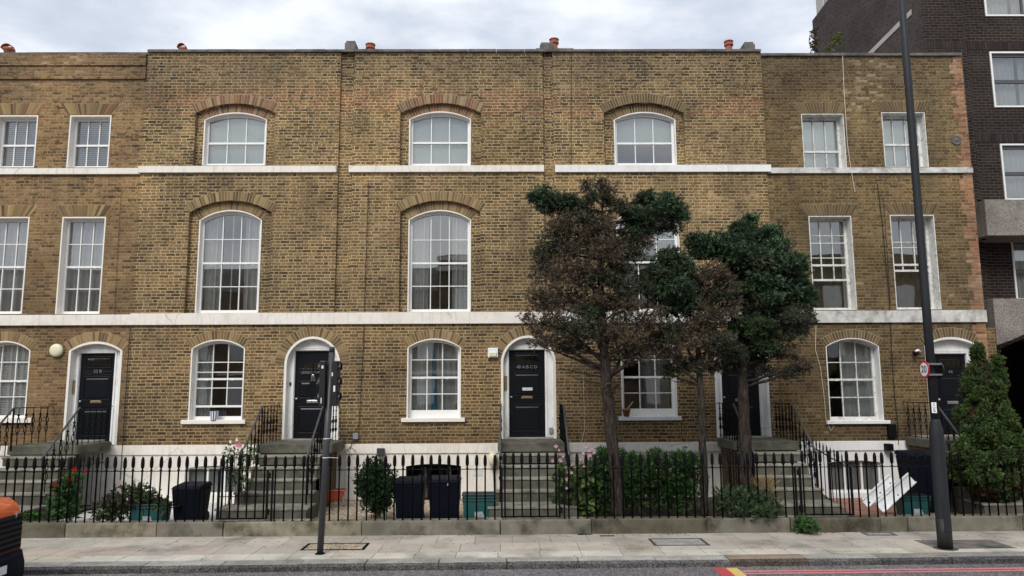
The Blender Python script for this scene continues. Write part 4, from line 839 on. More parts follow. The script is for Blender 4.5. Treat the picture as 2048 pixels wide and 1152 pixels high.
# ornate cast baluster with an open cage
bmb = MB(); bmb.lathe([(.011, 0), (.011, .22), (.028, .235), (.012, .25)], 0, 0, 0, 6)
for k in range(3):
    a = 2*math.pi*k/3
    bmb.tube([(0, 0, .25), (.035*math.cos(a), .035*math.sin(a), .31), (.035*math.cos(a), .035*math.sin(a), .38), (.008*math.cos(a), .008*math.sin(a), .45), (.032*math.cos(a+.5), .032*math.sin(a+.5), .52), (.02*math.cos(a), .02*math.sin(a), .60), (0, 0, .65)], .009, 4)
bmb.lathe([(.008, .44), (.02, .455), (.008, .47)], 0, 0, 0, 6); bmb.lathe([(.008, .64), (.024, .66), (.030, .68), (.010, .71), (.008, .84)], 0, 0, 0, 6)
BAL2 = bmb.mesh('baluster'); BAL2.materials.append(M['iron'])
def stair_rail(label, x, yf, slope_end, ornate=False, zt=None, foot=.93):
    """landing rail from the wall forward, then a hand rail going down the flight"""
    zt = zt or ZL+.80; t = thing('stair_railing', label, 'railing', (x, YL0, ZL), 'black iron railings beside the front steps')
    b_ = MB(); b_.box(x-.018, x+.018, yf, YF+.02, zt-.012, zt+.004); b_.build('top_rail', M['iron'], t)
    b_ = MB(); b_.box(x-.013, x+.013, yf-.013, yf+.013, ZL-.1, zt-.013); b_.build('post', M['iron'], t)
    dz = .92; dy = yf-slope_end
    b_ = MB(); b_.tube([(x, yf, zt), (x, slope_end, zt-dz), (x, slope_end-.04, zt-dz-.01), (x, slope_end-.05, zt-dz-.06)], .022, 8); b_.build('hand_rail', M['iron_grey'], t, True)
    b_ = MB(); b_.box(x-.015, x+.015, slope_end, slope_end+.03, .15, zt-dz-.01); b_.build('post', M['iron'], t)
    me = BAL2 if ornate else BAL; n = 5
    for i in range(n): inst(me, 'baluster', t, (x, yf+(YF-yf)*(i+.7)/(n+.4), ZL), scale=(1, 1, (zt-ZL)/.85))
    m = 5
    for i in range(m):
        f = (i+.8)/(m+.3); inst(me, 'baluster', t, (x, yf-dy*f, zt-dz*f-.85), scale=(1, 1, 1))
    return t
def xw(px): return (px-1009)*YF/1480
SA = (-10.53, -9.13); SB = (-5.26, -3.86); SC = (-.10, 1.27); SD = (4.98, 6.29); SE = (9.36, 10.75)
steps('stone steps up to the black door of the leftmost house', *SA, void=True)
steps('stone steps up to the black door numbered 50, red trough at their foot', *SB, right_over=.10)
steps('stone steps up to the black door numbered 48, straight across from the viewer', *SC)
steps('stone steps behind the two tree trunks, second flight from the right', *SD)
steps('stone steps up to the door numbered 44, half hidden by the cone-shaped tree', *SE, right_over=0)
stair_rail('ornate black iron railing left of the leftmost steps', SA[0]+.02, 16.14, 15.0, True); stair_rail('ornate black iron railing right of the leftmost steps', SA[1]-.01, 16.2, 15.06, True)
stair_rail('black iron railing left of the steps to number 50', SB[0], 16.3, 15.1); stair_rail('black iron railing right of the steps to number 50, behind the signal pole', SB[1]-.03, 16.04, 14.9)
stair_rail('black iron railing left of the steps to number 48, seen end-on', SC[0], 16.2, 15.05); stair_rail('black iron railing right of the steps to number 48', SC[1], 16.2, 15.05)
stair_rail('black iron railing left of the steps behind the right tree trunk', SD[0], 16.3, 15.1); stair_rail('black iron railing right of the steps behind the green tree', SD[1], 16.4, 15.25)
stair_rail('ornate black iron railing left of the steps to number 44', SE[0], 16.2, 15.1, True); stair_rail('ornate black iron railing right of the steps to number 44', SE[1], 16.2, 15.1)

# ---------------- ground ----------------
def stru(o, kind='structure'): o['kind'] = kind; return o
YP = 14.18      # street face of the plinth
b_ = MB(); b_.face([(-90, -60, -.125), (90, -60, -.125), (90, 300, -.125), (-90, 300, -.125)]); stru(b_.build('ground', M['soil']))
_ka, _kb = atz(200, 1134.5, 0), atz(1900, 1115.5, 0)
KY = lambda x: _ka.y+(_kb.y-_ka.y)*(x-_ka.x)/(_kb.x-_ka.x)     # kerb line drifts a little
b_ = MB(); b_.face([(-60, -13.8, -.10), (60, -13.8, -.10), (60, KY(60)+.02, -.10), (-60, KY(-60)+.02, -.10)]); stru(b_.build('road', M['road']))
# pavement base and individual slabs
b_ = MB(); b_.face([(-40, KY(-40)+.2, -.012), (40, KY(40)+.2, -.012), (40, YP+.02, -.012), (-40, YP+.02, -.012)]); stru(b_.build('pavement_bed', M['joint']))
b_ = MB(); rr = random.Random(5)
rows = [(0.38, .42, (1.16, 1.17, 1.12), .66), (.80, .68, (1.0, .96, .93), .66), (1.48, .70, (.96, .95, .92), .66), (2.18, .9, (.95, .94, .92), .66)]
MANH = [(atz(602, 1099, 0).x, atz(728, 1099, 0).x, 12.97, 13.52), (atz(1312, 1094, 0).x, atz(1425, 1094, 0).x, 13.12, 13.72), (atz(1738, 1072, 0).x, atz(1800, 1072, 0).x, 13.86, 14.14)]
for ri, (off, dp, tint, w_) in enumerate(rows):
    x = -17+(.33 if ri == 2 else 0)
    while x < 17:
        w2 = w_+rr.uniform(-.0, .03); k = rr.uniform(.88, 1.1); warm = rr.uniform(-.03, .03); xc = x+w2/2
        y0 = KY(xc)+off; y1 = min(y0+dp, YP+.01)
        c = (tint[0]*k*(1+warm), tint[1]*k, tint[2]*k*(1-warm)); dz = rr.uniform(-.0015, .0015)
        if not any(a-.0 < x+w2 and x < b2 and c0 < y1-.05 and y0+.05 < d0 for a, b2, c0, d0 in MANH): b_.box(x+.004, x+w2-.004, y0+.004, y1-.004, -.02, dz, c)
        else:   # cut slab around an inspection cover
            for a, b2, c0, d0 in MANH:
                if a < x+w2 and x < b2 and c0 < y1 and y0 < d0:
                    if y0 < c0-.02: b_.box(x+.004, x+w2-.004, y0+.004, c0-.01, -.02, dz, c)
                    if y1 > d0+.02: b_.box(x+.004, x+w2-.004, d0+.01, y1-.004, -.02, dz, c)
                    if x < a-.02: b_.box(x+.004, a-.01, max(y0, c0)+.0, min(y1, d0), -.02, dz, c)
                    if x+w2 > b2+.02: b_.box(b2+.01, x+w2-.004, max(y0, c0), min(y1, d0), -.02, dz, c)
        x += w2
stru(b_.build('pavement', M['slab']))
# kerb stones
kt = MB(); kf = MB(); x = -17.3; rr = random.Random(3)
while x < 17:
    w_ = rr.uniform(.95, 1.25); y0, y1 = KY(x), KY(x+w_); dz = rr.uniform(-.004, .006); e_ = .006
    kc = rr.uniform(.78, 1.15); kc = (kc*1.02, kc, kc*.97) if not 3.0 < x < 4.1 else (.85, .68, .55)
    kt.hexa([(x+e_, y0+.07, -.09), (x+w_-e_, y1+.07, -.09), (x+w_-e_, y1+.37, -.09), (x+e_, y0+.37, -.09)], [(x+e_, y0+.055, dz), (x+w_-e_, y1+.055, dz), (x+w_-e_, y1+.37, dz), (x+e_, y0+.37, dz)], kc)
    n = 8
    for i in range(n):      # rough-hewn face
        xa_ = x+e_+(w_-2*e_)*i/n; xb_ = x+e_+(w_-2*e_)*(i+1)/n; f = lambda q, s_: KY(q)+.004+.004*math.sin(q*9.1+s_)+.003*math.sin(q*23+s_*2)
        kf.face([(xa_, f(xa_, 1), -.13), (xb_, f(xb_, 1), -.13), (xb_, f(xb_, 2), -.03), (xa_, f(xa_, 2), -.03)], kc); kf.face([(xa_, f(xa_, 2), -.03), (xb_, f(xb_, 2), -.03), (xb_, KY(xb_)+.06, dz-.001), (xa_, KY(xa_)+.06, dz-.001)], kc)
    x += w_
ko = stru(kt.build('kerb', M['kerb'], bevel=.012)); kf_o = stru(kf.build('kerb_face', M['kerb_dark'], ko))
# red route lines and end mark
b_ = MB(); xs_ = atz(1480, 1142, -.1).x
for o_, w_ in ((.26, .085), (.40, .085)):
    b_.face([(xs_, KY(xs_)-o_-w_, -.096), (20, KY(20)-o_-w_, -.096), (20, KY(20)-o_, -.096), (xs_, KY(xs_)-o_, -.096)])
stru(b_.build('red_line', M['redline']))
b_ = MB(); a0_ = atz(1426, 1138, -.11); b_.face([(a0_.x+.0, KY(a0_.x)-1.6, -.0955), (a0_.x+.20, KY(a0_.x)-1.6, -.0955), (a0_.x+.20, a0_.y, -.0955), (a0_.x, a0_.y, -.0955)]); stru(b_.build('red_end_mark', M['redmark']))
b_ = MB(); a1_ = atz(1452, 1138, -.11); b_.face([(a1_.x, KY(a1_.x)-1.2, -.0955), (a1_.x+.17, KY(a1_.x)-1.2, -.0955), (a1_.x+.17, a1_.y, -.0955), (a1_.x, a1_.y, -.0955)]); stru(b_.build('yellow_mark', M['yellow']))
if 0: b_ = MB(); q = atz(145, 1150, -.1); b_.face([(q.x-.25, q.y-.5, -.0955), (q.x+.25, q.y-.5, -.0955), (q.x+.22, q.y+.02, -.0955), (q.x-.2, q.y+.03, -.0955)]); stru(b_.build('red_stud_mark', M['redline']))
# inspection covers
def cover(label, a, inner, frame_mat='joint'):
    x0, x1, y0, y1 = a; t = thing('inspection_cover', label, 'manhole cover', ((x0+x1)/2, (y0+y1)/2, 0), 'inspection covers in the pavement')
    b_ = MB(); f = .045
    for u in ((x0, x1, y0, y0+f), (x0, x1, y1-f, y1), (x0, x0+f, y0+f, y1-f), (x1-f, x1, y0+f, y1-f)): b_.box(*u, -.02, .004)
    b_.build('cover_frame', M[frame_mat], t); b_ = MB(); b_.box(x0+f+.004, x1-f-.004, y0+f+.004, y1-f-.004, -.02, .001); b_.build('cover_plate', M[inner], t)
cover('rectangular inspection cover filled with beige gravel, at the foot of the thin grey pole', MANH[0], 'gravel', 'iron')
cover('wide grey textured inspection cover set in the paving in front of the twin trees', MANH[1], 'kerb')
cover('grey inspection cover close to the low wall, left of the lamp post', MANH[2], 'kerb')
for (px, py, w_, d_, lb) in ((1169, 1069, .26, .07, 'small dark drain plate by the low wall, left one of two'), (1214, 1072, .26, .07, 'small dark drain plate by the low wall, right one of two')):
    q = atz(px, py, 0); t = MB(); t.box(q.x-w_/2, q.x+w_/2, q.y-d_/2, q.y+d_/2, -.01, .005); o = t.build('drain_plate', M['iron']); tag(o, lb, 'drain plate')
# dark patch slab
q = atz(1930, 1086, 0); b_ = MB(); b_.box(q.x-.75, q.x+.6, q.y-.45, q.y+.25, -.01, .0035); tag(b_.build('grey_paving_patch', M['coping']), kind='structure')
# gardens
def ground_patch(name, x0, x1, y0, y1, z, mat, bumpy=0.0, seed=1):
    b_ = MB(); nx, ny = max(2, int((x1-x0)/.25)), 12; r_ = random.Random(seed)
    g = [[(x0+(x1-x0)*i/nx, y0+(y1-y0)*j/ny, z+bumpy*(r_.random()-.3)) for i in range(nx+1)] for j in range(ny+1)]
    for j in range(ny):
        for i in range(nx): b_.face([g[j][i], g[j][i+1], g[j+1][i+1], g[j+1][i]])
    return stru(b_.build(name, M[mat], None, True))
x_ = lambda px, Y=14.3: (px-1009)*Y/1480
ground_patch('gravel_bed', -9.1, -5.4, 14.35, 17.5, GARD, 'white_gravel', .03, 2)
ground_patch('beige_gravel_bed', -3.9, -.15, 14.35, 17.5, GARD+.02, 'gravel', .07, 3)
ground_patch('planting_bed', 1.3, 5.0, 14.35, 17.5, GARD+.04, 'soil', .06, 4)
ground_patch('left_bed', -16, -9.1, 14.35, 17.5, GARD-.02, 'soil', .03, 5)
b_ = MB(); b_.face([(6.5, 14.35, GARD+.01), (16, 14.35, GARD+.01), (16, 17.5, GARD+.01), (6.5, 17.5, GARD+.01)]); stru(b_.build('paved_yard', M['paver']))
ground_patch('end_bed', 5.0, 6.5, 14.35, 17.5, GARD+.0, 'soil', .03, 6)
b_ = MB(); b_.face([(11.4, 17.6, -.05), (24, 17.6, -.05), (24, 24, -.05), (11.4, 24, -.05)]); stru(b_.build('passage_floor', M['road']))

# ---------------- plinths, fences, gates ----------------
ZPL = .26
def plinth(label, x0, x1, tints, seed, top='stone'):
    r_ = random.Random(seed); b_ = MB(); x = x0; i = 0
    while x < x1-.01:
        w_ = min(r_.uniform(1.4, 2.6), x1-x); 
        if x1-(x+w_) < .5: w_ = x1-x
        c = tints[i % len(tints)]; k = r_.uniform(.9, 1.1); b_.box(x+.003, x+w_-.003, YP+r_.uniform(-.006, .006), YP+.28, -.05, ZPL+r_.uniform(-.008, .008), tuple(q*k for q in c)); x += w_; i += 1
    return tag(b_.build('low_wall', M['plinth'], bevel=.018), label, 'low wall', 'low concrete walls under the railings')
g0 = (1, 1, 1); g1 = (.82, .82, .74); g2 = (1.25, 1.2, 1.1); g3 = (.72, .68, .62)
plinth('low mossy concrete wall with a chipped pale top edge, left of the gate to number 50', -15.5, -5.22, [g1, g2, g0], 1)
plinth('low pale grey concrete wall in front of the beige gravel garden', -5.21, -.1, [g2, g0, g2], 2)
plinth('low dark concrete wall with a crack, in front of the twin trees', -.09, 5.3, [g0, g3], 3)
plinth('low brown concrete wall with dead leaves at its foot, under the gate right of the trees', 5.31, 7.5, [g3, g1], 4)
plinth('low brown concrete wall behind the lamp post', 7.51, 15.5, [g0, g3, g0], 5)
bar_prof = [(.0155, 0), (.0155, .92), (.025, .93), (.025, .95), (.015, .96), (.016, .985), (.027, .995), (.033, 1.03), (.034, 1.08), (.032, 1.13), (.026, 1.17), (.015, 1.195), (.002, 1.205)]
m = MB(); m.lathe(bar_prof, 0, 0, 0, 8); BAR = m.mesh('railing_bar'); BAR.materials.append(M['iron']); BAR.polygons.foreach_set('use_smooth', [True]*len(BAR.polygons))
m = MB(); m.lathe([(.0095, 0), (.0095, .95), (.017, .955), (.010, .97), (.010, .99), (.018, 1.0), (.014, 1.08), (.002, 1.14)], 0, 0, 0, 6); BAR_THIN = m.mesh('railing_bar'); BAR_THIN.materials.append(M['iron'])
YB = 14.26; rb = random.Random(9)
def fence(label, px0, px1, n, zr=1.185):
    x0, x1 = x_(px0, YB), x_(px1, YB); t = thing('iron_fence', label, 'fence', ((x0+x1)/2, YB, ZPL), 'black spear-topped iron fences along the pavement')
    for i in range(n+1):
        inst(BAR, 'railing_bar', t, (x0+(x1-x0)*i/n+rb.uniform(-.006, .006), YB, ZPL-.01), (rb.uniform(-.006, .006), rb.uniform(-.008, .008), rb.uniform(0, 3)), (1, 1, rb.uniform(.99, 1.006)))
    b_ = MB(); b_.box(x0-.08, x1+.08, YB-.018, YB+.018, zr-.012, zr); b_.build('top_rail', M['iron'], t); return t
fence('black spear-topped iron fence in front of the leftmost steps and the rose garden', -150, 443, 34)
fence('black spear-topped iron fence in front of the beige gravel garden and the black bins', 562, 988, 24)
fence('black spear-topped iron fence in front of the twin trees and the hedge', 1132, 1572, 25)
fence('black spear-topped iron fence behind the lamp post', 1700, 2140, 26)
def gate(label, px0, px1, n, hinge_right=True, mid=True):
    x0, x1 = x_(px0, YB), x_(px1, YB); t = thing('iron_gate', label, 'gate', ((x0+x1)/2, YB, ZPL), 'black spear-topped iron gates')
    z0 = ZPL+.03; b_ = MB(); b_.box(x0-.03, x1+.03, YB-.012, YB+.012, z0, z0+.03); b_.build('bottom_rail', M['iron'], t)
    b_ = MB(); b_.box(x0-.03, x1+.03, YB-.014, YB+.014, 1.173, 1.185); b_.build('top_rail', M['iron'], t)
    if mid: b_ = MB(); b_.box(x0-.03, x1+.03, YB-.008, YB+.008, .70, .712); b_.build('middle_rail', M['iron'], t)
    for i in range(n+1): inst(BAR, 'railing_bar', t, (x0+.04+(x1-x0-.08)*i/n, YB, z0+.005), (0, 0, i), (1, 1, .985))
    for s_ in (x0-.02, x1+.02): b_ = MB(); b_.box(s_-.018, s_+.018, YB-.018, YB+.018, z0, 1.17); b_.build('stile', M['iron'], t)
    hx = x1+.05 if hinge_right else x0-.05
    for hz in (.42, 1.08): b_ = MB(); b_.lathe([(.018, -.05), (.028, -.03), (.02, 0), (.03, .03), (.015, .06)], hx, YB, hz, 8); b_.build('hinge', M['iron'], t)
    b_ = MB(); b_.box(hx+(.045 if hinge_right else -.075), hx+(.075 if hinge_right else -.045), YB-.015, YB+.015, ZPL-.01, 1.17); b_.build('hinge_post', M['iron'], t)
    return t
gate('black iron gate with spear tops in front of the steps to number 50', 455, 545, 5)
gate('black iron gate with spear tops in front of the steps to number 48', 1004, 1112, 6, True, False)
gate('black iron gate with spear tops in front of the steps right of the trees', 1588, 1684, 5, False, False)
# return railings beside the basement areas
def return_fence(label, x, y0, y1, z0, z1, n, mat='stone'):
    t = thing('side_railing', label, 'railing', (x, y0, z0), 'thin iron railings running back to the houses')
    b_ = MB(); b_.box(x-.09, x+.09, y0, y1, 0, .01+min(z0, z1)); b_.hexa([(x-.09, y0, .01), (x+.09, y0, .01), (x+.09, y1, .01), (x-.09, y1, .01)], [(x-.09, y0, z0), (x+.09, y0, z0), (x+.09, y1, z1), (x-.09, y1, z1)]); b_.build('kerb_stone', M[mat], t, bevel=.01)
    for i in range(n): f = (i+.5)/n; inst(BAR_THIN, 'railing_bar', t, (x, y0+(y1-y0)*f, z0+(z1-z0)*f-.02))
    b_ = MB(); b_.hexa([(x-.014, y0, z0+.90), (x+.014, y0, z0+.90), (x+.014, y1, z1+.90), (x-.014, y1, z1+.90)], [(x-.014, y0, z0+.912), (x+.014, y0, z0+.912), (x+.014, y1, z1+.912), (x-.014, y1, z1+.912)]); b_.build('top_rail', M['iron'], t)
return_fence('thin black side railing climbing on a stone kerb right of the steps behind the trees', 6.52, 14.5, 16.5, .27, .6, 12)
return_fence('thin black side railing left of the steps to number 50', -5.42, 14.4, 15.2, .25, .27, 5)
return_fence('thin black side railing left of the stone steps behind the trees', 4.75, 14.9, 16.0, .2, .25, 6)
return_fence('thin black side railing under the leftmost landing', -9.02, 15.3, 17.1, .18, .18, 10)
# ---------------- street furniture ----------------
q = atz(1891, 1097, 0); LX, LY = q.x, q.y
lp = thing('street_lamp', 'tall dark grey lamp post with a wide base, standing on the pavement at the right', 'lamp post', (LX, LY, 0))
zb_ = at(1877, 857, LY).z
b_ = MB(); b_.lathe([(.112, -.01), (.114, .55), (.112, zb_-.12), (.108, zb_-.02), (.078, zb_+.12), (.073, zb_+.16)], LX, LY, 0, 20); b_.build('base_shaft', M['lamp'], lp, True)
b_ = MB(); b_.lathe([(.116, 0), (.1165, .49)], LX, LY, 0.002, 20); b_.build('base_sleeve', M['lamp_base'], lp, True)
b_ = MB(); b_.lathe([(.074, zb_+.15), (.070, 4.2), (.065, 8.0), (.060, 12)], LX, LY, 0, 16); b_.build('shaft', M['lamp'], lp, True)
b_ = MB(); b_.tube([(LX, LY, 11.9), (LX, LY-.3, 12.4), (LX, LY-1.2, 12.55)], .035, 8); b_.build('arm', M['lamp'], lp, True)
b_ = MB(); b_.box(LX-.13, LX+.13, LY-1.8, LY-1.15, 12.48, 12.6); b_.build('lamp_head', M['lamp'], lp, bevel=.03)
b_ = MB(); b_.box(LX-.06, LX+.06, LY-.121, LY-.108, .28, .85); b_.build('access_door', M['lamp'], lp, bevel=.004)
b_ = MB(); b_.lathe([(.20, -.01), (.19, .004)], LX, LY, 0, 18); b_.build('footing_patch', M['joint'], lp)
zn = at(1873, 815, LY).z; va = math.atan2(-LX, -LY)
nd = Vector((-.40, -.917, 0)); tn = Vector((.917, -.40, 0)); pc_ = Vector((LX, LY, zn))+nd*.077-tn*.01
b_ = MB()
for dz in (-.046, .046):
    c0 = [pc_+tn*sx*.038+Vector((0, 0, dz+sz*.044)) for sx, sz in ((-1, -1), (1, -1), (1, 1), (-1, 1))]; b_.hexa(c0, [p+nd*.003 for p in c0])
npl = b_.build('number_plate', M['white'], lp)
ang = math.atan2(tn.y, tn.x)
for ch, dz in (('1', .046), ('5', -.046)): text_part(ch, 'plate_number', npl, pc_+nd*.005+Vector((0, 0, dz)), .085, M['black'], rot=(R(90), 0, ang))
zs_ = at(1852, 739, LY).z
sg = thing('speed_limit_sign', 'round white 20 speed limit sign with a red rim clamped to the lamp post', 'road sign', (LX, LY, zs_))
b_ = MB(); sx_ = LX-.135
b_.lathe([(.15, .0), (.153, .006), (.15, .012)], sx_, LY-.02, zs_, 32, 'x'); b_.build('sign_rim', M['red'], sg)
b_ = MB(); b_.lathe([(.118, -.002), (.118, .001)], sx_, LY-.02, zs_, 32, 'x'); b_.build('sign_face', M['white'], sg)
text_part('20', 'sign_number', sg, (sx_-.004, LY-.02, zs_), .165, M['black'], rot=(R(90), 0, R(-90)), ext=.001)
b_ = MB(); b_.lathe([(.15, .0), (.153, .006), (.15, .012)], LX+.115, LY-.02, zs_-.01, 32, 'x'); b_.build('second_sign_back', M['black'], sg)
for dz in (-.09, .09):
    b_ = MB(); b_.box(sx_+.012, LX+.115, LY-.13, LY-.105, zs_+dz-.016, zs_+dz+.016); b_.box(sx_+.013, LX+.113, LY+.09, LY+.11, zs_+dz-.014, zs_+dz+.014); b_.lathe([(.092, -.012), (.092, .012)], LX, LY, zs_+dz, 18); b_.build('clamp', M['chrome'], sg)
# pole with signal heads seen edge-on
q = atz(640, 1108, 0); qt = at(664, 705, q.y); base, top = Vector((q.x, q.y, 0)), qt
gp = thing('signal_pole', 'thin grey pole carrying black signal heads seen edge-on, on the pavement at the left', 'signal pole', base)
L_ = lambda z: base+(top-base)*(z/top.z)
b_ = MB(); b_.tube([base-Vector((0, 0, .02)), L_(1.4), top], .053, 14); b_.build('pole', M['pole'], gp, True)
b_ = MB(); b_.lathe([(.085, 0), (.08, .012), (.058, .02)], base.x, base.y, 0, 14); b_.build('foot', M['iron'], gp)
b_ = MB(); c = L_(top.z); b_.lathe([(.05, 0), (.05, .1), (.04, .13), (.01, .14)], c.x, c.y, c.z-.04, 12); b_.build('cap', M['black'], gp, True)
z1, z0 = at(660, 722, q.y).z, at(660, 812, q.y).z
def head(name, cx, w, y0, y1, dirx):
    b_ = MB(); b_.box(cx-w/2, cx+w/2, y0, y1, z0, z1); h = b_.build(name, M['black'], gp, bevel=.012)
    n = 3
    for i in range(n):
        zc_ = z0+(z1-z0)*(i+.5)/n; v = MB()
        pts = [(math.cos(a), math.sin(a)) for a in [math.pi*k/12 for k in range(-1, 14)]]; xe = cx+dirx*w/2
        pa = [(xe, (y0+y1)/2+.095*a, zc_+.1*b) for a, b in pts]; pb = [(xe+dirx*.035, (y0+y1)/2+.095*a, zc_+.1*b) for a, b in pts]
        for k in range(len(pts)-1): v.face([pa[k], pa[k+1], pb[k+1], pb[k]])
        v.build('visor', M['black'], h)
    return h
cm = L_((z0+z1)/2)
hl = head('signal_head', cm.x-.105, .10, cm.y-.13, cm.y+.11, -1); hr = head('signal_head', cm.x+.10, .09, cm.y-.12, cm.y+.14, 1)
for zz in (z0+.1, z1-.1): b_ = MB(); b_.box(cm.x-.1, cm.x+.1, cm.y-.03, cm.y+.03, zz-.015, zz+.015); b_.build('bracket', M['black'], gp)
b_ = MB(); b_.box(cm.x+.085, cm.x+.115, cm.y-.125, cm.y-.121, z0+.24, z0+.34); b_.box(cm.x+.05, cm.x+.07, cm.y-.125, cm.y-.121, z0+.5, z0+.56); b_.box(cm.x-.12, cm.x-.105, cm.y-.135, cm.y-.131, z0+.05, z0+.14); b_.box(cm.x-.12, cm.x-.09, cm.y-.135, cm.y-.131, z1-.13, z1-.08); b_.build('sticker', M['white'], gp)
for py in (877, 915):
    c = L_(at(655, py, q.y).z); b_ = MB(); b_.lathe([(.056, -.006), (.056, .006)], c.x, c.y, c.z, 14); b_.tube([c+Vector((.05, 0, 0)), c+Vector((.2, .02, .01-.02*(py > 900)))], .004, 4); b_.build('wire_tie', M['white'], gp)

# ---------------- bins, boxes, pots ----------------
def wheelie(label, px0, px1, pyt, Yf, g=GARD, depth=.62, group='black wheelie bins', lidmat='bin'):
    x0, x1 = x_(px0, Yf), x_(px1, Yf); zt = at((px0+px1)/2, pyt, Yf).z; cx = (x0+x1)/2; w = x1-x0; t = thing('wheelie_bin', label, 'bin', (cx, Yf+.3, g), group)
    b_ = MB(); k = .82; zl = zt-.06
    b_.hexa([(cx-w/2*k, Yf+.10, g+.03), (cx+w/2*k, Yf+.10, g+.03), (cx+w/2*k, Yf+depth*.85, g+.03), (cx-w/2*k, Yf+depth*.85, g+.03)], [(cx-w*.48, Yf+.02, zl), (cx+w*.48, Yf+.02, zl), (cx+w*.48, Yf+depth-.02, zl), (cx-w*.48, Yf+depth-.02, zl)]); b_.build('body', M['bin'], t, bevel=.03)
    b_ = MB(); b_.hexa([(cx-w/2, Yf, zl+.001), (cx+w/2, Yf, zl+.001), (cx+w/2, Yf+depth, zl+.001), (cx-w/2, Yf+depth, zl+.001)], [(cx-w/2+.04, Yf+.04, zt), (cx+w/2-.04, Yf+.04, zt), (cx+w/2-.03, Yf+depth-.04, zt+.03), (cx-w/2+.03, Yf+depth-.04, zt+.03)]); b_.build('lid', M[lidmat], t, bevel=.015)
    b_ = MB(); b_.tube([(cx-w*.4, Yf+depth+.03, zt-.01), (cx+w*.4, Yf+depth+.03, zt-.01)], .018, 6); b_.build('handle', M['bin'], t)
    for s_ in (-1, 1): b_ = MB(); b_.lathe([(.09, -.025), (.1, 0), (.09, .025)], cx+s_*w*.38, Yf+depth*.85, g+.1, 14, 'x'); b_.build('wheel', M['tyre'], t)
    return t
wheelie('black bin with its lid shut, beside the open green box in the rose garden', 359, 418, 973, 14.6)
wheelie('left one of the two black wheelie bins side by side in the gravel garden', 791, 850, 962, 14.5)
t = wheelie('right one of the two black wheelie bins, with a small white sticker near its top', 857, 921, 960, 14.5)
qq = at(897, 968, 14.51); b_ = MB(); b_.box(qq.x-.02, qq.x+.02, 14.508, 14.518, qq.z-.03, qq.z+.01); b_.build('sticker', M['white'], t)
wheelie('tall blue-black wheelie bin against the white wall, half behind the lamp post', 1808, 1892, 908, 15.3, GARD, .7)
def rbox(label, px0, px1, pyt, Yf, g=GARD, stack=1, lidopen=False, tilt=0):
    x0, x1 = x_(px0, Yf), x_(px1, Yf); zt = at((px0+px1)/2, pyt, Yf).z; cx = (x0+x1)/2; w = x1-x0; dp = .4; t = thing('recycling_box', label, 'recycling box', (cx, Yf+.2, g), 'green recycling boxes')
    b_ = MB(); b_.hexa([(cx-w*.43, Yf+.04, g+.01), (cx+w*.43, Yf+.04, g+.01), (cx+w*.43, Yf+dp-.04, g+.01), (cx-w*.43, Yf+dp-.04, g+.01)], [(cx-w*.475, Yf+.01, zt-.03), (cx+w*.475, Yf+.01, zt-.03), (cx+w*.475, Yf+dp-.01, zt-.03), (cx-w*.475, Yf+dp-.01, zt-.03)]); b_.build('body', M['teal'], t, bevel=.015)
    for k in range(stack+1):
        b_ = MB(); z_ = zt-.035-.055*k; e = .006*k; b_.box(cx-w/2+e, cx+w/2-e, Yf-.008+e, Yf+dp-e, z_, z_+.03); b_.build('rim', M['teal_dark'], t, bevel=.008)
    b_ = MB(); b_.box(cx-w*.42, cx+w*.42, Yf+.03, Yf+dp-.03, zt-.02, zt-.004); b_.build('inside', M['black'], t)
    b_ = MB(); lz = g+(zt-g)*.30; r_ = random.Random(4); fy = lambda z: Yf+.04-.03*((z-g)/(zt-g-.03))-.0035
    for k in range(5):
        xx = cx-.07
        while xx < cx+.08:
            ww = r_.uniform(.008, .03); zz = lz+k*.022-.035; b_.box(xx, xx+ww, fy(zz)-.004, fy(zz)-.001, zz, zz+.012); xx += ww+.006
    b_.build('printed_mark', M['white'], t)
    return t
t = rbox('open green recycling box with its dark lid hanging out at the right', 281, 350, 1008, 14.5)
b_ = MB(); q = at(356, 1012, 14.6); b_.hexa([(q.x-.1, 14.55, q.z-.03), (q.x+.04, 14.55, q.z), (q.x+.04, 14.8, q.z), (q.x-.1, 14.8, q.z-.03)], [(q.x-.1, 14.55, q.z-.015), (q.x+.04, 14.55, q.z+.02), (q.x+.04, 14.8, q.z+.02), (q.x-.1, 14.8, q.z-.015)]); b_.build('lid', M['black'], t)
rbox('stack of nested green recycling boxes right of the two black bins', 924, 989, 988, 14.5, stack=2)
rbox('green recycling box under the white window boards', 1786, 1842, 992, 14.7, stack=1)
def trough(name, label, cat, px0, px1, pyt, pyb, Y, mat, dp=.22):
    x0, x1 = x_(px0, Y), x_(px1, Y); zt = at(px0, pyt, Y).z; zb = at(px0, pyb, Y).z; t = thing(name, label, cat, ((x0+x1)/2, Y, zb))
    b_ = MB(); b_.hexa([(x0+.1, Y+.04, zb), (x1-.1, Y+.04, zb), (x1-.1, Y+dp-.04, zb), (x0+.1, Y+dp-.04, zb)], [(x0+.02, Y, zt-.04), (x1-.02, Y, zt-.04), (x1-.02, Y+dp, zt-.04), (x0+.02, Y+dp, zt-.04)]); b_.build('body', M[mat], t, bevel=.012)
    b_ = MB(); b_.box(x0, x1, Y-.015, Y+dp+.015, zt-.039, zt); b_.build('rim', M[mat], t, bevel=.008); b_ = MB(); b_.box(x0+.02, x1-.02, Y+.005, Y+dp-.005, zt+.001, zt+.006); b_.build('soil_fill', M['soil'], t)
trough('plant_trough', 'long terracotta-red plastic plant trough on the beige gravel beside the steps', 'plant trough', 626, 697, 980, 1003, 16.3, 'terra')
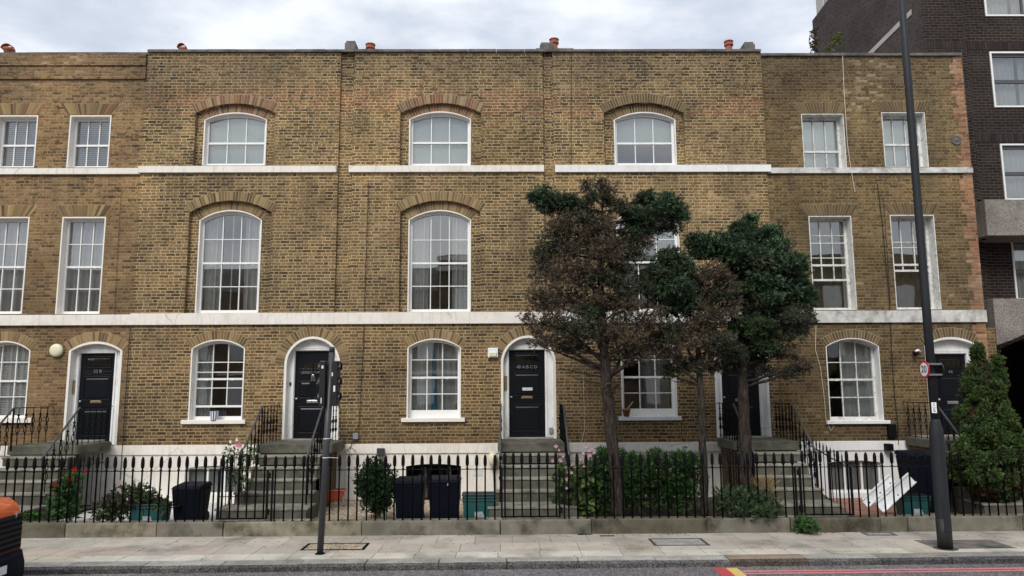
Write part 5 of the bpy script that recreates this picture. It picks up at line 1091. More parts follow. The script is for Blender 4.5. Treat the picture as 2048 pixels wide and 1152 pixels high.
# pots on sills
q = at(428, 838, YF-.04); t = thing('plant_pot', 'blue and white striped plant pot on the window sill of number 50', 'plant pot', (q.x, YF-.03, Z(840, 428, YF-.07)))
b_ = MB(); zs0 = Z(840, 428, YF-.07); n = 20
for i in range(n):
    a0_, a1_ = 2*math.pi*i/n, 2*math.pi*(i+1)/n; c = (.04, .07, .25) if i % 2 else (.8, .8, .78)
    b_.face([(q.x+.082*math.cos(a0_), YF-.0+.082*math.sin(a0_)-.03, zs0), (q.x+.082*math.cos(a1_), YF-.03+.082*math.sin(a1_), zs0), (q.x+.098*math.cos(a1_), YF-.03+.098*math.sin(a1_), zs0+.2), (q.x+.098*math.cos(a0_), YF-.03+.098*math.sin(a0_), zs0+.2)], c)
b_.build('pot', attr_mat('striped_pot_glaze', .4), t); b_ = MB(); b_.lathe([(.09, 0), (.09, .01)], q.x, YF-.03, zs0+.18, 12); b_.build('soil_fill', M['soil'], t)
q = at(1253, 832, YF-.04); zs0 = Z(833, 1253, YF-.07); t = thing('plant_pot', 'clay pot with a leaning stick on the white window sill behind the tree trunk', 'plant pot', (q.x, YF-.03, zs0))
b_ = MB(); b_.lathe([(.065, 0), (.088, .13), (.1, .131), (.102, .18), (.09, .181), (.085, .15)], q.x, YF-.03, zs0, 16); b_.build('pot', M['clay'], t, True); b_ = MB(); b_.tube([(q.x, YF-.03, zs0+.14), (q.x+.16, YF-.06, zs0+.34)], .008, 5); b_.build('stick', M['cream'], t)
# discarded white window boards
def board(label, p0, p1, Y0, Y1, w):
    a, b2 = at(*p0, Y0), at(*p1, Y1); d = (b2-a).normalized(); n_ = Vector((-.12, -1, .25)).normalized(); s_ = d.cross(n_).normalized(); n_ = s_.cross(d).normalized()
    if n_.y > 0: n_ = -n_
    t = thing('window_board', label, 'plastic board', a, 'discarded white plastic boards'); b_ = MB()
    def sl(u0, u1, h0, h1):
        lo = [a+s_*u0+n_*h0, a+s_*u1+n_*h0, b2+s_*u1+n_*h0, b2+s_*u0+n_*h0]; b_.hexa(lo, [p+n_*(h1-h0) for p in lo])
    sl(-w/2, w/2, 0, .02); sl(-w/2, -w/2+.03, .02, .06); sl(w/2-.025, w/2, .02, .05); b_.build('profile', M['white'], t, bevel=.004)
    b_ = MB()
    for f in (.12, .5, .88): c = a+(b2-a)*f+s_*(w*.25)+n_*.021; b_.hexa([c+d*i+s_*j for i, j in ((-.015, -.012), (.015, -.012), (.015, .012), (-.015, .012))], [c+n_*.004+d*i+s_*j for i, j in ((-.015, -.012), (.015, -.012), (.015, .012), (-.015, .012))])
    b_.build('fixing', M['black'], t)
board('longer white plastic window board leaning diagonally over the green box', (1757, 1016), (1822, 956), 14.45, 14.75, .23)
board('shorter white plastic window board lying behind the longer one', (1728, 1008), (1782, 957), 14.7, 15.0, .19)
# dark blue basement door of number 44
# ---------------- car at the left edge ----------------
car = thing('car', 'orange car with a black bumper and grille entering at the left edge of the road', 'car', (-9.2, 9.9, -.115))
CX, Y0c, Y1c, g = at(28, 1090, 10.9).x+.08, 9.36, 11.2, -.10
def loft(secs, name, mat, bev=.03):      # secs: (x, halfwidth, z0, z1)
    b_ = MB(); yc = (Y0c+Y1c)/2
    for i in range(len(secs)-1):
        (xa_, ha, za0, za1), (xb_, hb, zb0, zb1) = secs[i], secs[i+1]
    v = []
    for x, h, z0_, z1_ in secs: v += [(x, yc-h, z0_), (x, yc-h*1.0, (z0_+z1_)/2), (x, yc-h*.9, z1_), (x, yc+h*.9, z1_), (x, yc+h, (z0_+z1_)/2), (x, yc+h, z0_)]
    n = 6; f = []
    for i in range(len(secs)-1):
        for k in range(n): f.append((i*n+k, i*n+(k+1) % n, (i+1)*n+(k+1) % n, (i+1)*n+k))
    f.append(tuple(range(n))[::-1]); f.append(tuple((len(secs)-1)*n+k for k in range(n))); b_.quads(v, f)
    return b_.build(name, M[mat], car, True, bevel=bev, seg=3)
h = .90
body = loft([(CX-4.15, .72, g+.35, g+1.1), (CX-4.0, .84, g+.22, g+1.2), (CX-3.2, h, g+.2, g+1.24), (CX-1.4, h, g+.2, g+1.27), (CX-.75, h-.01, g+.22, g+1.30), (CX-.28, h-.04, g+.24, g+1.27), (CX-.12, h-.08, g+.42, g+1.18), (CX-.06, h-.14, g+.55, g+1.06)], 'body', 'orange', .04)
loft([(CX-3.9, .66, g+1.1, g+1.45), (CX-3.5, .72, g+1.1, g+1.66), (CX-2.2, .74, g+1.1, g+1.70), (CX-1.55, .72, g+1.1, g+1.58), (CX-1.0, .70, g+1.1, g+1.30)], 'cabin', 'glass_dark', .05)
loft([(CX-3.6, .66, g+1.64, g+1.685), (CX-2.2, .68, g+1.69, g+1.73), (CX-1.7, .64, g+1.60, g+1.64)], 'roof', 'orange', .01)
loft([(CX-.5, h+.012, g+.20, g+.55), (CX-.2, h-.02, g+.18, g+.56), (CX-.03, h-.09, g+.18, g+.56), (CX+.05, h-.22, g+.2, g+.52), (CX+.07, .3, g+.22, g+.5)], 'front_bumper', 'bin', .03)
b_ = MB(); yc = (Y0c+Y1c)/2
for k in range(6):
    z_ = g+.60+k*.074; b_.hexa([(CX-.12, yc-.74, z_), (CX-.035, yc-.70, z_), (CX-.035, yc+.70, z_), (CX-.12, yc+.74, z_)], [(CX-.12, yc-.74, z_+.035), (CX-.028, yc-.7, z_+.035), (CX-.028, yc+.7, z_+.035), (CX-.12, yc+.74, z_+.035)])
b_.build('grille', M['bin'], car, bevel=.008)
b_ = MB(); b_.box(CX-.10, CX-.05, yc-.72, yc+.72, g+.57, g+1.06); b_.build('grille_back', M['black'], car)
b_ = MB(); b_.box(CX+.072, CX+.08, yc-.26, yc+.26, g+.33, g+.44); b_.build('number_plate', M['white'], car)
for s_ in (-1, 1): b_ = MB(); b_.hexa([(CX-.30, yc+s_*.80, g+.93), (CX-.06, yc+s_*.56, g+.93), (CX-.02, yc+s_*.56, g+1.08), (CX-.28, yc+s_*.82, g+1.1)], [(CX-.34, yc+s_*.78, g+.95), (CX-.16, yc+s_*.52, g+.95), (CX-.14, yc+s_*.52, g+1.07), (CX-.34, yc+s_*.78, g+1.09)]); b_.build('headlight', M['lens'], car)
for wx in (CX-.85, CX-3.3):
    for s_ in (-1, 1):
        b_ = MB(); yy = yc+s_*(h-.10); b_.lathe([(.25, -.1), (.325, -.09), (.34, -.04), (.34, .04), (.325, .09), (.25, .1)], wx, yy, g+.34, 24, 'y'); w_ = b_.build('wheel', M['tyre'], car, True)
        b_ = MB(); b_.lathe([(.21, -.102), (.22, 0), (.21, .102)], wx, yy, g+.34, 20, 'y'); b_.build('rim', M['chrome'], w_)

# ---------------- foliage ----------------
def leaves(name, parent, clumps, mat='leaf'):
    """clumps: (centre, radii, n_sprays, palette, length, width, leaves per spray, spread, up bias, shell)"""
    V, Cc = [], []
    for (c, r_, ns, pal, ln, wd, k, spread, up, shell) in clumps:
        c = np.array(c); r_ = np.array(r_); pal = np.array(pal)
        d = RNG.normal(size=(ns, 3)); d /= np.linalg.norm(d, axis=1)[:, None]
        rad = RNG.random(ns)**shell; 
        lump = 1+.22*np.sin(d[:, 0]*5+c[0]*9)*np.sin(d[:, 2]*6+c[2]*7)+.12*np.sin(d[:, 1]*9+c[0]*3)
        p = c+d*r_*(rad*lump)[:, None]
        ax = d+RNG.normal(size=(ns, 3))*.5; ax[:, 2] += up; ax /= np.linalg.norm(ax, axis=1)[:, None]
        bc = pal[RNG.integers(0, len(pal), ns)]*(.7+.6*RNG.random(ns))[:, None]
        # repeat
        P = np.repeat(p, k, 0); A = np.repeat(ax, k, 0); B = np.repeat(bc, k, 0); n = ns*k
        dd = A+RNG.normal(size=(n, 3))*spread; dd /= np.linalg.norm(dd, axis=1)[:, None]
        P = P+A*(RNG.random(n)*ln*1.1)[:, None]
        sd_ = np.cross(dd, RNG.normal(size=(n, 3))); sd_ /= (np.linalg.norm(sd_, axis=1)[:, None]+1e-9)
        L = (ln*(.6+.8*RNG.random(n)))[:, None]; Wd = (wd*(.7+.6*RNG.random(n)))[:, None]
        q = np.stack([P, P+dd*L*.45+sd_*Wd, P+dd*L, P+dd*L*.5-sd_*Wd], 1)
        V.append(q.reshape(-1, 3)); Cc.append(np.repeat(B*(.8+.4*RNG.random(n))[:, None], 4, 0))
    V = np.concatenate(V); Cc = np.clip(np.concatenate(Cc), 0, 1); org = np.array(ORG[parent.name]) if parent is not None else np.zeros(3)
    V = V-org; nq = len(V)//4; me = bpy.data.meshes.new(name); me.vertices.add(len(V)); me.vertices.foreach_set('co', V.astype(np.float32).ravel())
    me.loops.add(nq*4); me.loops.foreach_set('vertex_index', np.arange(nq*4, dtype=np.int32)); me.polygons.add(nq); me.polygons.foreach_set('loop_start', np.arange(0, nq*4, 4, dtype=np.int32))
    try: me.polygons.foreach_set('loop_total', np.full(nq, 4, dtype=np.int32))
    except Exception: pass
    me.update(calc_edges=True); a = me.color_attributes.new('Col', 'FLOAT_COLOR', 'CORNER'); a.data.foreach_set('color', np.concatenate([Cc, np.ones((len(Cc), 1))], 1).astype(np.float32).ravel())
    me.materials.append(M[mat]); o = bpy.data.objects.new(name, me); C.objects.link(o); o.parent = parent; ORG[o.name] = Vector(org); return o
GRN = [(.040, .074, .040), (.062, .108, .058), (.052, .090, .040), (.10, .155, .082), (.028, .050, .030)]
GRY = [(.034, .068, .026), (.048, .088, .030), (.028, .06, .028), (.066, .105, .042), (.05, .055, .03)]
BRN = [(.125, .088, .062), (.09, .068, .05), (.17, .12, .082), (.06, .047, .037), (.12, .10, .062), (.085, .08, .05)]
OLV = [(.07, .078, .048), (.055, .08, .045), (.09, .075, .052), (.05, .06, .038)]
def tree(name, label, Yt, trunk, radii, clumps, extra_limbs=(), group=None):
    base = at(*trunk[0], Yt); t = thing(name, label, 'tree', base, group)
    pts = [at(px, py, Yt) for px, py in trunk]; rr_ = [r_*Yt/1480 for r_ in radii]
    b_ = MB(); r_ = random.Random(int(base.x*100)); fine = []; fr_ = []
    for i in range(len(pts)-1):
        for k in range(4): f = k/4; fine.append(pts[i].lerp(pts[i+1], f)+Vector((r_.uniform(-.008, .008), r_.uniform(-.008, .008), 0))); fr_.append((rr_[i]*(1-f)+rr_[i+1]*f)*r_.uniform(.94, 1.08))
    fine.append(pts[-1]); fr_.append(rr_[-1]); b_.tube(fine, fr_, 12)
    b_.build('trunk', M['bark'], t, True)
    lb = MB(); tw = MB(); cl = []
    def limb(a, c, r0, r1, mb=lb, n=6, sag=.12):
        m = (a+c)/2+Vector((r_.uniform(-.1, .1), r_.uniform(-.1, .1), -sag*(c-a).length*.5)); P_ = []
        for i in range(n+1): f = i/n; P_.append(a*(1-f)**2+m*2*f*(1-f)+c*f*f+Vector((r_.uniform(-.015, .015), 0, r_.uniform(-.015, .015))))
        mb.tube(P_, [r0+(r1-r0)*i/n for i in range(n+1)], 6)
        return P_
    for a, c, r0 in extra_limbs: limb(at(*a, Yt), at(*c, Yt+r_.uniform(-.2, .2)), r0*Yt/1480, .008)
    for (px, py, rx, rz, kind, dens) in clumps:
        if kind == 'B' and r_.random() < .12: kind = 'O'
        Yc = Yt+r_.uniform(-.35, .35)*(1 if rx > 25 else .6); c = at(px, py, Yc); RX, RZ = rx*1.02*Yt/1480, rz*1.0*Yt/1480; RY = max(RX*.9, .2)
        # nearest trunk point below the clump
        cand = [p for p in fine if p.z < c.z+.1] or fine; a = min(cand[len(cand)//3:] or cand, key=lambda p: (p-c).length+abs(p.z-(c.z-.5))*.3)
        P_ = limb(a, c, .014+.02*min(1, RX/.5), .006)
        ntw = int(10+RX*26) if kind in 'BO' else int(6+RX*8)
        for _ in range(ntw):
            d = Vector((r_.gauss(0, 1), r_.gauss(0, 1), r_.gauss(0, .8))).normalized(); e_ = c+Vector((d.x*RX*1.08, d.y*RY, d.z*RZ*1.08)); s_ = P_[r_.randint(3, len(P_)-1)]
            mid = s_.lerp(e_, .5)+Vector((r_.uniform(-.05, .05), r_.uniform(-.05, .05), r_.uniform(-.02, .07))); tw.tube([s_, mid, e_], [.0055, .004, .002], 3, cap=False)
        area = RX*RZ
        spec = {'G': (3600, GRN, .062, .0105, .6, .2, .38), 'Y': (3600, GRY, .058, .011, .6, .2, .38), 'B': (1750, BRN, .044, .0075, .75, -.05, .5), 'O': (2300, OLV, .05, .009, .65, .1, .45)}[kind]
        dn, pal, ln, wd, spd, up, sh = spec; nsub = 12 if rx > 24 else 8 if rx > 15 else 4
        for q_ in range(nsub):
            d = Vector((r_.gauss(0, 1), r_.gauss(0, 1), r_.gauss(0, 1))).normalized()*r_.uniform(.35, .95) if nsub > 4 else Vector((r_.uniform(-.4, .4), 0, r_.uniform(-.4, .4)))
            sc_ = c+Vector((d.x*RX, d.y*RY, d.z*RZ)); k_ = r_.uniform(.36, .56)*(1 if nsub > 4 else 1.4); tone = r_.uniform(.72, 1.3)
            kd = pal
            if kind in 'GY' and r_.random() < .10: kd = OLV
            if kind == 'B' and r_.random() < .10: kd = OLV
            rzf = .62 if kind in 'GY' else .85
            cl.append((sc_, (RX*k_*1.15, RY*k_, RZ*k_*rzf*1.15), int(dn*area*dens/nsub*1.45)+16, [tuple(v*tone for v in p) for p in kd], ln, wd, 9, spd, up, sh))
    cl += [(at(px, py, Yt), (rx*1.25*Yt/1480, rx*Yt/1480, rz*1.3*Yt/1480), int(380*dens*rx*rz*(Yt/1480)**2)+8, {'G': GRN, 'Y': GRY, 'B': BRN, 'O': OLV}[kind], .07, .009, 8, .45, .3, .22) for px, py, rx, rz, kind, dens in clumps]
    lb.build('limb', M['bark'], t, True); tw.build('twig', M['twig'], t); leaves('crown', t, cl); return t
# (px, py, rx, rz, kind, density)
TA = [(1083, 388, 20, 20, 'G', 1), (1104, 404, 24, 18, 'G', 1), (1122, 412, 24, 18, 'O', .8), (1140, 404, 18, 12, 'G', 1), (1160, 416, 22, 14, 'G', .8), (1092, 412, 20, 16, 'O', .8),
      (1172, 372, 9, 16, 'B', .35), (1208, 376, 18, 17, 'B', 1), (1186, 396, 18, 14, 'O', .6), (1215, 398, 16, 14, 'B', .8), (1240, 412, 20, 14, 'O', .7),
      (1295, 396, 16, 15, 'G', 1.1), (1330, 412, 26, 20, 'G', 1), (1352, 425, 22, 20, 'G', 1), (1310, 430, 28, 20, 'G', 1), (1268, 432, 26, 18, 'G', 1), (1285, 458, 34, 20, 'G', 1), (1330, 452, 28, 16, 'O', 1), (1262, 466, 22, 18, 'G', .9),
      (1120, 455, 34, 28, 'B', .9), (1160, 450, 36, 30, 'B', .9), (1205, 455, 34, 32, 'B', .9), (1105, 500, 34, 32, 'B', .9), (1150, 495, 40, 32, 'B', .8), (1200, 500, 40, 34, 'B', .85), (1240, 490, 26, 30, 'B', .9),
      (1095, 545, 32, 30, 'B', .8), (1140, 545, 40, 34, 'B', .6), (1185, 478, 26, 14, 'O', 1), (1205, 495, 20, 14, 'O', 1), (1185, 550, 40, 34, 'B', .75), (1232, 545, 34, 30, 'O', .7), (1265, 505, 22, 22, 'O', .9), (1290, 485, 18, 22, 'B', .9), (1250, 580, 28, 24, 'O', .8),
      (1080, 595, 26, 30, 'B', .7), (1120, 600, 40, 34, 'B', .55), (1170, 600, 40, 34, 'B', .6), (1175, 555, 16, 12, 'G', .9), (1215, 605, 40, 34, 'B', .7), (1260, 615, 34, 30, 'B', .7), (1205, 560, 12, 10, 'G', .7),
      (1070, 640, 24, 26, 'B', .65), (1105, 650, 36, 30, 'B', .55), (1155, 655, 40, 30, 'B', .55), (1180, 628, 17, 15, 'Y', 1.1), (1205, 655, 34, 30, 'B', .7), (1250, 660, 40, 30, 'B', .6), (1300, 640, 36, 30, 'B', .7), (1320, 680, 40, 28, 'B', .5),
      (1090, 685, 28, 14, 'B', .35), (1140, 690, 34, 14, 'B', .3), (1240, 705, 34, 20, 'B', .35), (1285, 700, 36, 22, 'B', .4), (1345, 665, 24, 28, 'B', .7), (1220, 775, 12, 16, 'B', .6), (1290, 570, 24, 22, 'O', .9)]
limbsA = [((1213, 740), (1060, 652), 4), ((1212, 728), (1090, 610), 4.5), ((1212, 745), (1110, 700), 3.2), ((1211, 715), (1130, 520), 4.5), ((1208, 690), (1170, 470), 5), ((1210, 700), (1250, 480), 5), ((1216, 760), (1262, 690), 6), ((1240, 720), (1320, 560), 4.5), ((1212, 755), (1120, 735), 2.2), ((1213, 770), (1140, 752), 1.6), ((1225, 750), (1340, 640), 4), ((1214, 735), (1080, 690), 3)]
tree('conifer_tree', 'large half-dead brown conifer with green tufts at its top and a thick trunk', 14.6, [(1238, 1040), (1233, 960), (1224, 880), (1216, 800), (1211, 740), (1207, 680), (1203, 600), (1200, 520), (1203, 450), (1206, 400)], [16, 12, 11.5, 12, 10, 8, 6.5, 5, 3, 1.5], TA, limbsA)
TB = [(1345, 515, 26, 14, 'G', 1), (1330, 540, 32, 20, 'G', 1), (1365, 535, 22, 18, 'G', .9), (1315, 572, 36, 22, 'G', 1), (1350, 575, 30, 22, 'G', 1), (1368, 605, 26, 22, 'G', .9), (1340, 610, 26, 20, 'G', .9), (1375, 560, 22, 20, 'O', .9),
      (1400, 552, 26, 18, 'B', 1.1), (1430, 548, 28, 18, 'B', 1.2), (1452, 565, 22, 20, 'B', 1.1), (1440, 590, 34, 28, 'B', 1.2), (1410, 590, 28, 26, 'B', 1), (1460, 610, 22, 24, 'B', 1), (1425, 625, 34, 24, 'B', 1), (1385, 640, 30, 26, 'B', .8), (1410, 660, 36, 28, 'B', .8), (1375, 680, 34, 24, 'B', .6), (1420, 700, 34, 22, 'B', .5), (1345, 710, 30, 18, 'B', .35), (1375, 735, 30, 16, 'O', .4), (1340, 745, 22, 12, 'O', .4), (1445, 680, 26, 22, 'O', .7), (1430, 735, 20, 16, 'B', .4)]
limbsB = [((1401, 765), (1330, 700), 3), ((1400, 740), (1440, 620), 3.5), ((1400, 750), (1350, 600), 3.5), ((1402, 745), (1460, 700), 2.5), ((1403, 770), (1345, 760), 1.8)]
tree('conifer_tree', 'slender brown conifer between the large brown tree and the green tree', 14.7, [(1408, 1036), (1409, 960), (1405, 880), (1402, 800), (1399, 740), (1396, 680), (1398, 620), (1405, 570)], [8, 7.6, 7.2, 7, 6.2, 5, 3.5, 2], TB, limbsB)
TC = [(1500, 440, 12, 10, 'G', 1), (1488, 458, 22, 12, 'G', 1), (1540, 462, 20, 14, 'G', 1), (1400, 480, 22, 12, 'G', .9), (1430, 488, 32, 18, 'G', 1), (1470, 482, 34, 20, 'G', 1), (1515, 478, 34, 22, 'G', 1), (1550, 490, 30, 22, 'G', 1), (1405, 505, 26, 14, 'G', .8),
      (1455, 515, 36, 22, 'G', 1), (1500, 512, 40, 26, 'G', 1), (1545, 525, 36, 26, 'G', 1), (1582, 530, 26, 24, 'G', 1), (1480, 545, 34, 22, 'Y', 1), (1525, 552, 38, 26, 'G', 1), (1570, 565, 34, 26, 'G', 1), (1605, 565, 20, 22, 'G', 1), (1495, 585, 30, 22, 'Y', 1), (1540, 592, 38, 26, 'G', 1),
      (1585, 600, 36, 24, 'Y', 1), (1612, 595, 18, 22, 'G', .9), (1500, 620, 30, 22, 'O', 1), (1545, 628, 34, 22, 'Y', .9), (1588, 632, 30, 22, 'O', 1), (1610, 640, 16, 18, 'O', .8), (1480, 650, 26, 20, 'Y', 1), (1515, 655, 30, 20, 'Y', .9), (1555, 665, 30, 20, 'O', .9), (1590, 665, 22, 16, 'O', .8),
      (1490, 685, 26, 16, 'O', .9), (1530, 690, 30, 16, 'Y', .8), (1470, 705, 28, 14, 'O', .7), (1510, 715, 30, 14, 'O', .6), (1570, 705, 26, 14, 'B', .5), (1600, 730, 22, 14, 'B', .55), (1575, 745, 22, 10, 'B', .4), (1455, 730, 24, 12, 'O', .5), (1530, 740, 16, 10, 'B', .4)]
limbsC = [((1487, 770), (1560, 735), 3.5), ((1486, 765), (1610, 720), 3), ((1485, 755), (1450, 700), 3), ((1486, 740), (1540, 600), 5), ((1484, 730), (1440, 520), 4), ((1490, 700), (1580, 560), 4)]
tree('conifer_tree', 'dense green conifer at the right of the three, its trunk in front of the steps', 15.1, [(1494, 1010), (1492, 950), (1490, 880), (1488, 820), (1485, 760), (1484, 700), (1490, 620), (1498, 540), (1500, 470)], [13, 12, 11.5, 11, 10, 8, 6, 4, 2], TC, limbsC)
RBR = [(.095, .05, .03), (.07, .045, .026), (.11, .065, .036)]
GCO = [(.05, .10, .024), (.072, .13, .03), (.036, .075, .022), (.105, .16, .045), (.065, .07, .03)]
tc_ = thing('conifer_tree', 'cone-shaped two-tipped green and rusty conifer in front of the door numbered 44', 'tree', at(1975, 1040, 14.5))
cl = []; rr = random.Random(11); b_ = MB(); Yk = 14.8
prof = [(698, 1954, 3), (722, 1956, 13), (745, 1958, 24), (775, 1966, 44), (805, 1970, 54), (840, 1975, 68), (870, 1978, 76), (900, 1978, 86), (930, 1980, 90), (955, 1986, 82), (975, 1992, 66), (1000, 2000, 30)]
def pr(py):
    for (a0_, b0_, c0_), (a1_, b1_, c1_) in zip(prof, prof[1:]):
        if a0_ <= py <= a1_: f = (py-a0_)/(a1_-a0_); return b0_+(b1_-b0_)*f, c0_+(c1_-c0_)*f
for i in range(400):
    py = 698+302*math.sqrt(rr.random()) if i > 40 else rr.uniform(698, 800)
    cx_, hw = pr(min(py, 999)); a_ = rr.uniform(0, 6.283); q_ = rr.uniform(.55, .98); px = cx_+math.cos(a_)*max(hw-8, 1)*q_; Yc = Yk+math.sin(a_)*max(hw-8, 1)*q_*.0098
    r_ = rr.uniform(8, 13)*.0098*(.7 if hw < 20 else 1); brown = rr.random() < (.08 if py < 900 else .16 if py < 960 else .5)
    cl.append((at(px, py, Yc), (r_, r_, r_*1.15), 60 if py < 960 else 34, RBR if brown else GCO, .05, .0105, 9, .5, .7, .5))
    if i % 9 == 0: cl.append((at(cx_+math.cos(a_)*hw*.45, py, Yk+math.sin(a_)*hw*.0045), (r_*1.3, r_*1.3, r_*1.3), 30, RBR, .05, .010, 7, .6, .2, .6))
for px, py in ((1994, 722), (1996, 734), (1992, 745), (2000, 750), (2004, 765)): cl.append((at(px, py, Yk), (.09, .09, .14), 70, GCO, .05, .0105, 9, .45, .9, .5))
leaves('crown', tc_, cl)
for px, py, px2, py2, r0 in ((1962, 1042, 1940, 960, 3.5), (1974, 1042, 1972, 940, 8), (1985, 1042, 1990, 950, 4), (1978, 1035, 2005, 955, 4), (1973, 940, 1960, 730, 5)): b_.tube([at(px, py, 14.8), at((px+px2)/2-4, (py+py2)/2, 14.75), at(px2, py2, 14.8)], [r0*.0098, r0*.008, r0*.005], 8)
b_.build('trunk', M['bark'], tc_, True)
def bush(name, label, cat, clumps, Y, pal, ln, wd, k=6, spread=.6, up=.2, shell=.45, stems=True, dens=1.0, group=None, zb=GARD):
    xs_ = [c[0] for c in clumps]; t = thing(name, label, cat, (at(sum(xs_)/len(xs_), 1000, Y).x, Y, zb), group); cl = []; b_ = MB()
    for px, py, rx, rz in clumps:
        c = at(px, py, Y+random.uniform(-.15, .15)); RX, RZ = rx*Y/1480, rz*Y/1480
        cl.append((c, (RX, max(.12, RX*.8), RZ), int(dens*1500*RX*RZ)+20, pal, ln, wd, k, spread, up, shell))
        for _ in range(5): e_ = c+Vector((random.uniform(-RX, RX)*.7, random.uniform(-.1, .1), random.uniform(-.3, .8)*RZ)); b_.tube([(t.location.x+(c.x-t.location.x)*.6, Y, zb), ((c.x+t.location.x)/2, Y, (c.z+zb)/2), e_], [.008, .006, .003], 4, cap=False)
    leaves('foliage', t, cl); 
    if stems: b_.build('stem', M['twig'], t)
    return t
def flowers(t, pts, Y, col, r_=.035, name='flower'):
    for px, py in pts:
        c = at(px, py, Y-.1); b_ = MB(); rr = r_*random.uniform(.7, 1.2)
        for k in range(6):
            a = k*math.pi/3+random.random(); u = Vector((math.cos(a), -.35, math.sin(a))); v = Vector((-math.sin(a), -.1, math.cos(a))); cc_ = tuple(q*random.uniform(.85, 1.1) for q in col)
            b_.face([c, c+u*rr*.7+v*rr*.45, c+u*rr*1.1, c+u*rr*.7-v*rr*.45], cc_)
        b_.build(name, M['petal'], t)
DKG = [(.02, .055, .024), (.034, .078, .03), (.026, .065, .022), (.05, .10, .04)]
bush('round_bush', 'rounded dark green bush standing on the beige gravel', 'shrub', [(752, 935, 24, 18), (740, 955, 28, 22), (765, 955, 26, 22), (732, 975, 20, 22), (752, 980, 32, 26), (775, 978, 22, 22), (745, 1003, 24, 18), (765, 1003, 22, 16), (754, 1018, 14, 10), (788, 962, 7, 6)], 14.9, DKG, .034, .012, 8, .7, .3, dens=4.5)
FER = [(.028, .070, .016), (.038, .092, .022), (.022, .055, .014), (.055, .12, .032)]
bush('hedge', 'fresh green feathery hedge behind the fence between the two thick trunks', 'hedge', [(1190+24*i, 955+random.uniform(-6, 6), 22, 30) for i in range(9)]+[(1195+24*i, 925+random.uniform(-8, 8), 16, 18) for i in range(9)]+[(1200+25*i, 990, 22, 26) for i in range(8)]+[(1206, 912, 8, 14), (1262, 920, 8, 12), (1310, 915, 8, 12)], 14.9, FER, .07, .010, 8, .5, .5, dens=1.9)
ho = bush('hollyhock_plant', 'tall pink-flowered plant with large limp leaves right of the steps to number 48', 'plant', [(1135, 950, 20, 22), (1150, 985, 26, 26), (1175, 965, 24, 28), (1130, 1000, 16, 16), (1165, 1010, 22, 14), (1200, 1000, 18, 20)], 14.8, [(.09, .15, .04), (.06, .12, .035), (.13, .17, .05), (.05, .10, .03)], .12, .045, 3, .7, 0, dens=.8)
flowers(ho, [(1112, 892), (1118, 900), (1113, 912), (1121, 920), (1106, 921), (1172, 892), (1178, 900), (1184, 896), (1166, 905), (1174, 912), (1162, 918), (1158, 926), (1168, 932), (1150, 936), (1144, 928), (1136, 944), (1132, 935), (1180, 910), (1188, 904), (1143, 945), (1134, 958), (1133, 976), (1126, 912)], 14.4, (.62, .36, .44), .035)
b_ = MB()
for a_, c_ in (((1135, 1010), (1112, 890)), ((1150, 1010), (1176, 890)), ((1150, 1010), (1140, 925))): b_.tube([at(*a_, 14.5), at((a_[0]+c_[0])/2+4, (a_[1]+c_[1])/2, 14.45), at(*c_, 14.35)], [.01, .007, .003], 5)
b_.build('flower_stalk', M['twig'], ho)
rs = bush('rosemary_shrub', 'grey-green spiky shrub spilling over the low wall below the right tree', 'shrub', [(1445, 1005, 16, 20), (1470, 1000, 22, 20), (1500, 1000, 22, 18), (1525, 1005, 20, 22), (1545, 1018, 14, 12), (1455, 1026, 20, 12), (1490, 1024, 26, 16), (1528, 1026, 20, 12)], 14.3, [(.06, .10, .055), (.045, .08, .04), (.09, .13, .07), (.05, .09, .03)], .085, .008, 8, .35, 1.1, dens=1.9)
cl = [(at(1530, 985, 14.35), (.12, .12, .16), 120, [(.36, .27, .12), (.28, .2, .1)], .16, .004, 4, .2, 1.4, .6)]; leaves('dry_grass', rs, cl)
bush('weed', 'leafy green weed growing at the foot of the low wall on the pavement', 'weed', [(1605, 1046, 10, 12), (1618, 1050, 12, 12), (1598, 1056, 8, 7), (1625, 1057, 8, 6)], 14.08, [(.05, .12, .03), (.07, .15, .05)], .05, .018, 5, .6, .5, dens=3, zb=0)
bush('weed', 'low green weed behind the fence beside the car', 'weed', [(42, 1036, 12, 7), (58, 1035, 14, 8), (74, 1036, 10, 6)], 14.5, [(.06, .15, .03), (.08, .19, .05)], .05, .018, 5, .6, .6, dens=3)
r1_ = bush('rose_bush', 'green rose bush with red blooms beside the leftmost steps', 'rose bush', [(118, 1020, 14, 18), (130, 1000, 16, 22), (142, 1020, 12, 18), (118, 985, 12, 16), (138, 975, 14, 18), (145, 960, 9, 12)], 14.7, [(.04, .10, .035), (.06, .13, .04), (.09, .15, .05)], .075, .026, 4, .7, .2, dens=1.3)
flowers(r1_, [(109, 968), (143, 956), (140, 960), (147, 941), (150, 938), (111, 972), (172, 942)], 14.6, (.45, .015, .02), .04)
HEB = [(.06, .11, .035), (.09, .14, .05), (.12, .06, .08), (.045, .09, .03)]
bush('hebe_shrub', 'spreading green shrub with purple-tinged tips behind the open green box', 'shrub', [(205, 1020, 18, 16), (230, 1005, 24, 22), (260, 990, 26, 20), (290, 990, 24, 18), (240, 1025, 24, 12), (275, 1015, 26, 18), (310, 1005, 18, 14), (325, 1012, 10, 10), (215, 1032, 20, 8)], 14.6, HEB, .055, .016, 6, .6, .3, dens=1.7)
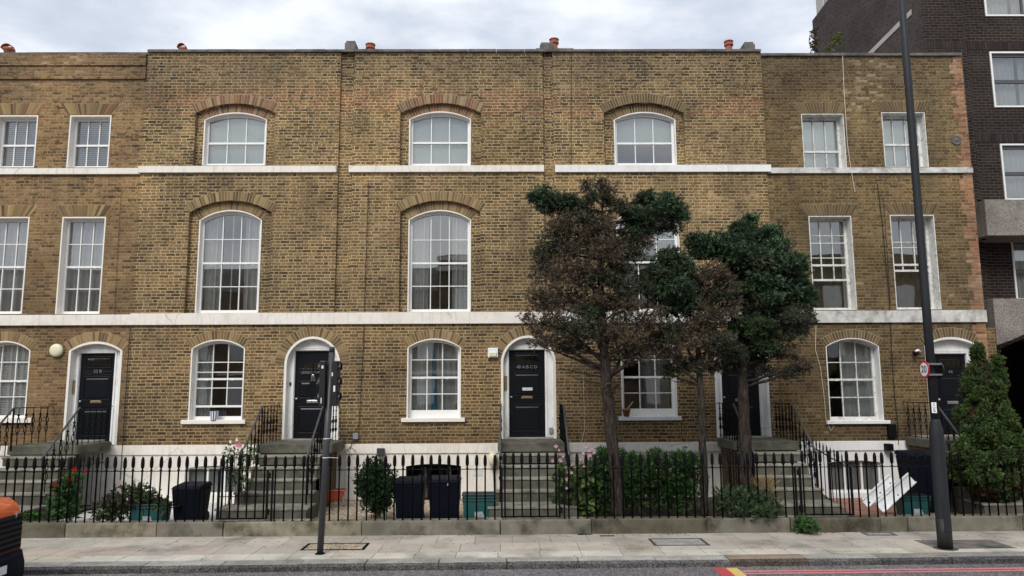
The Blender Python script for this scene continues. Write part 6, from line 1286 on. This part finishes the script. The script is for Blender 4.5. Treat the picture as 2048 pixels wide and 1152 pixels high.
r2_ = bush('rose_bush', 'straggly climbing rose with a pink bloom left of the steps to number 50', 'rose bush', [(462, 905, 14, 12), (480, 915, 18, 16), (500, 905, 16, 12), (485, 940, 14, 18), (470, 960, 10, 18), (492, 970, 10, 16), (512, 925, 10, 12), (450, 925, 8, 8)], 14.9, [(.09, .14, .05), (.06, .11, .04), (.12, .16, .07)], .05, .018, 3, .8, .1, shell=.7, dens=.45)
flowers(r2_, [(476, 890), (480, 892), (478, 888)], 14.8, (.72, .32, .40), .045); flowers(r2_, [(461, 883), (474, 879), (489, 900)], 14.8, (.9, .88, .85), .035)
# litter and small growth
b_ = MB(); rr = random.Random(21)
for cx, cy, n, sx in ((1640, 1063, 70, 34), (1345, 1067, 40, 22), (1215, 1068, 16, 60), (1790, 1060, 16, 30), (900, 1069, 8, 60)):
    for _ in range(n):
        q = atz(cx+rr.gauss(0, sx), cy+abs(rr.gauss(0, 2.2)), 0); q.y = min(q.y, YP-.03); a = rr.uniform(0, 6.3); l = rr.uniform(.012, .035); u = Vector((math.cos(a), math.sin(a), rr.uniform(-.2, .5)))*l; v = Vector((-math.sin(a), math.cos(a), 0))*l*.4; z_ = Vector((0, 0, .008)); c = rr.choice([(.16, .08, .04), (.10, .06, .035), (.22, .13, .06), (.3, .2, .1)])
        b_.face([q-u+z_, q+v+z_, q+u+z_*1.5, q-v+z_], c)
o = b_.build('fallen_leaves', M['petal']); tag(o, 'scattered dry brown leaves along the foot of the low wall', 'fallen leaves', kind='stuff')
b_ = MB(); rr = random.Random(33)
for _ in range(500):
    q = atz(rr.uniform(0, 2048), rr.uniform(1064, 1120), 0); l = rr.uniform(.004, .012)
    if KY(q.x)+.3 < q.y < YP: b_.box(q.x-l, q.x+l, q.y-l*.8, q.y+l*.8, 0, .003, rr.choice([(.05, .045, .04), (.5, .48, .44), (.12, .1, .08), (.03, .03, .03)]))
o = b_.build('grit', M['petal']); tag(o, 'tiny specks of grit and chewing gum on the paving', 'grit', kind='stuff')
pw = thing('wall_plant', 'dark leggy weed growing at the back edge of the dark brick flats above the parapet', 'plant', at(1630, 102, 24)); cl = [(at(1627+random.uniform(-3, 3), 62+i*5, 24), (.07, .07, .12), 9, [(.05, .05, .03), (.12, .08, .06)], .09, .03, 3, .8, .3, .6) for i in range(9)]; leaves('foliage', pw, cl)
pw = thing('wall_plant', 'arching mossy green weed growing on the parapet against the dark side wall', 'plant', at(1668, 102, 19.5)); cl = [(at(px, py, 19.5), (.035, .035, .06), 12, [(.14, .16, .03), (.09, .11, .03)], .07, .02, 3, .8, .3, .6) for px, py in ((1659, 100), (1661, 92), (1665, 86), (1670, 80), (1675, 75), (1678, 72), (1680, 78), (1677, 90))]; leaves('foliage', pw, cl)
for o in list(C.objects):
    if o.name.startswith('tmp'): bpy.data.objects.remove(o)
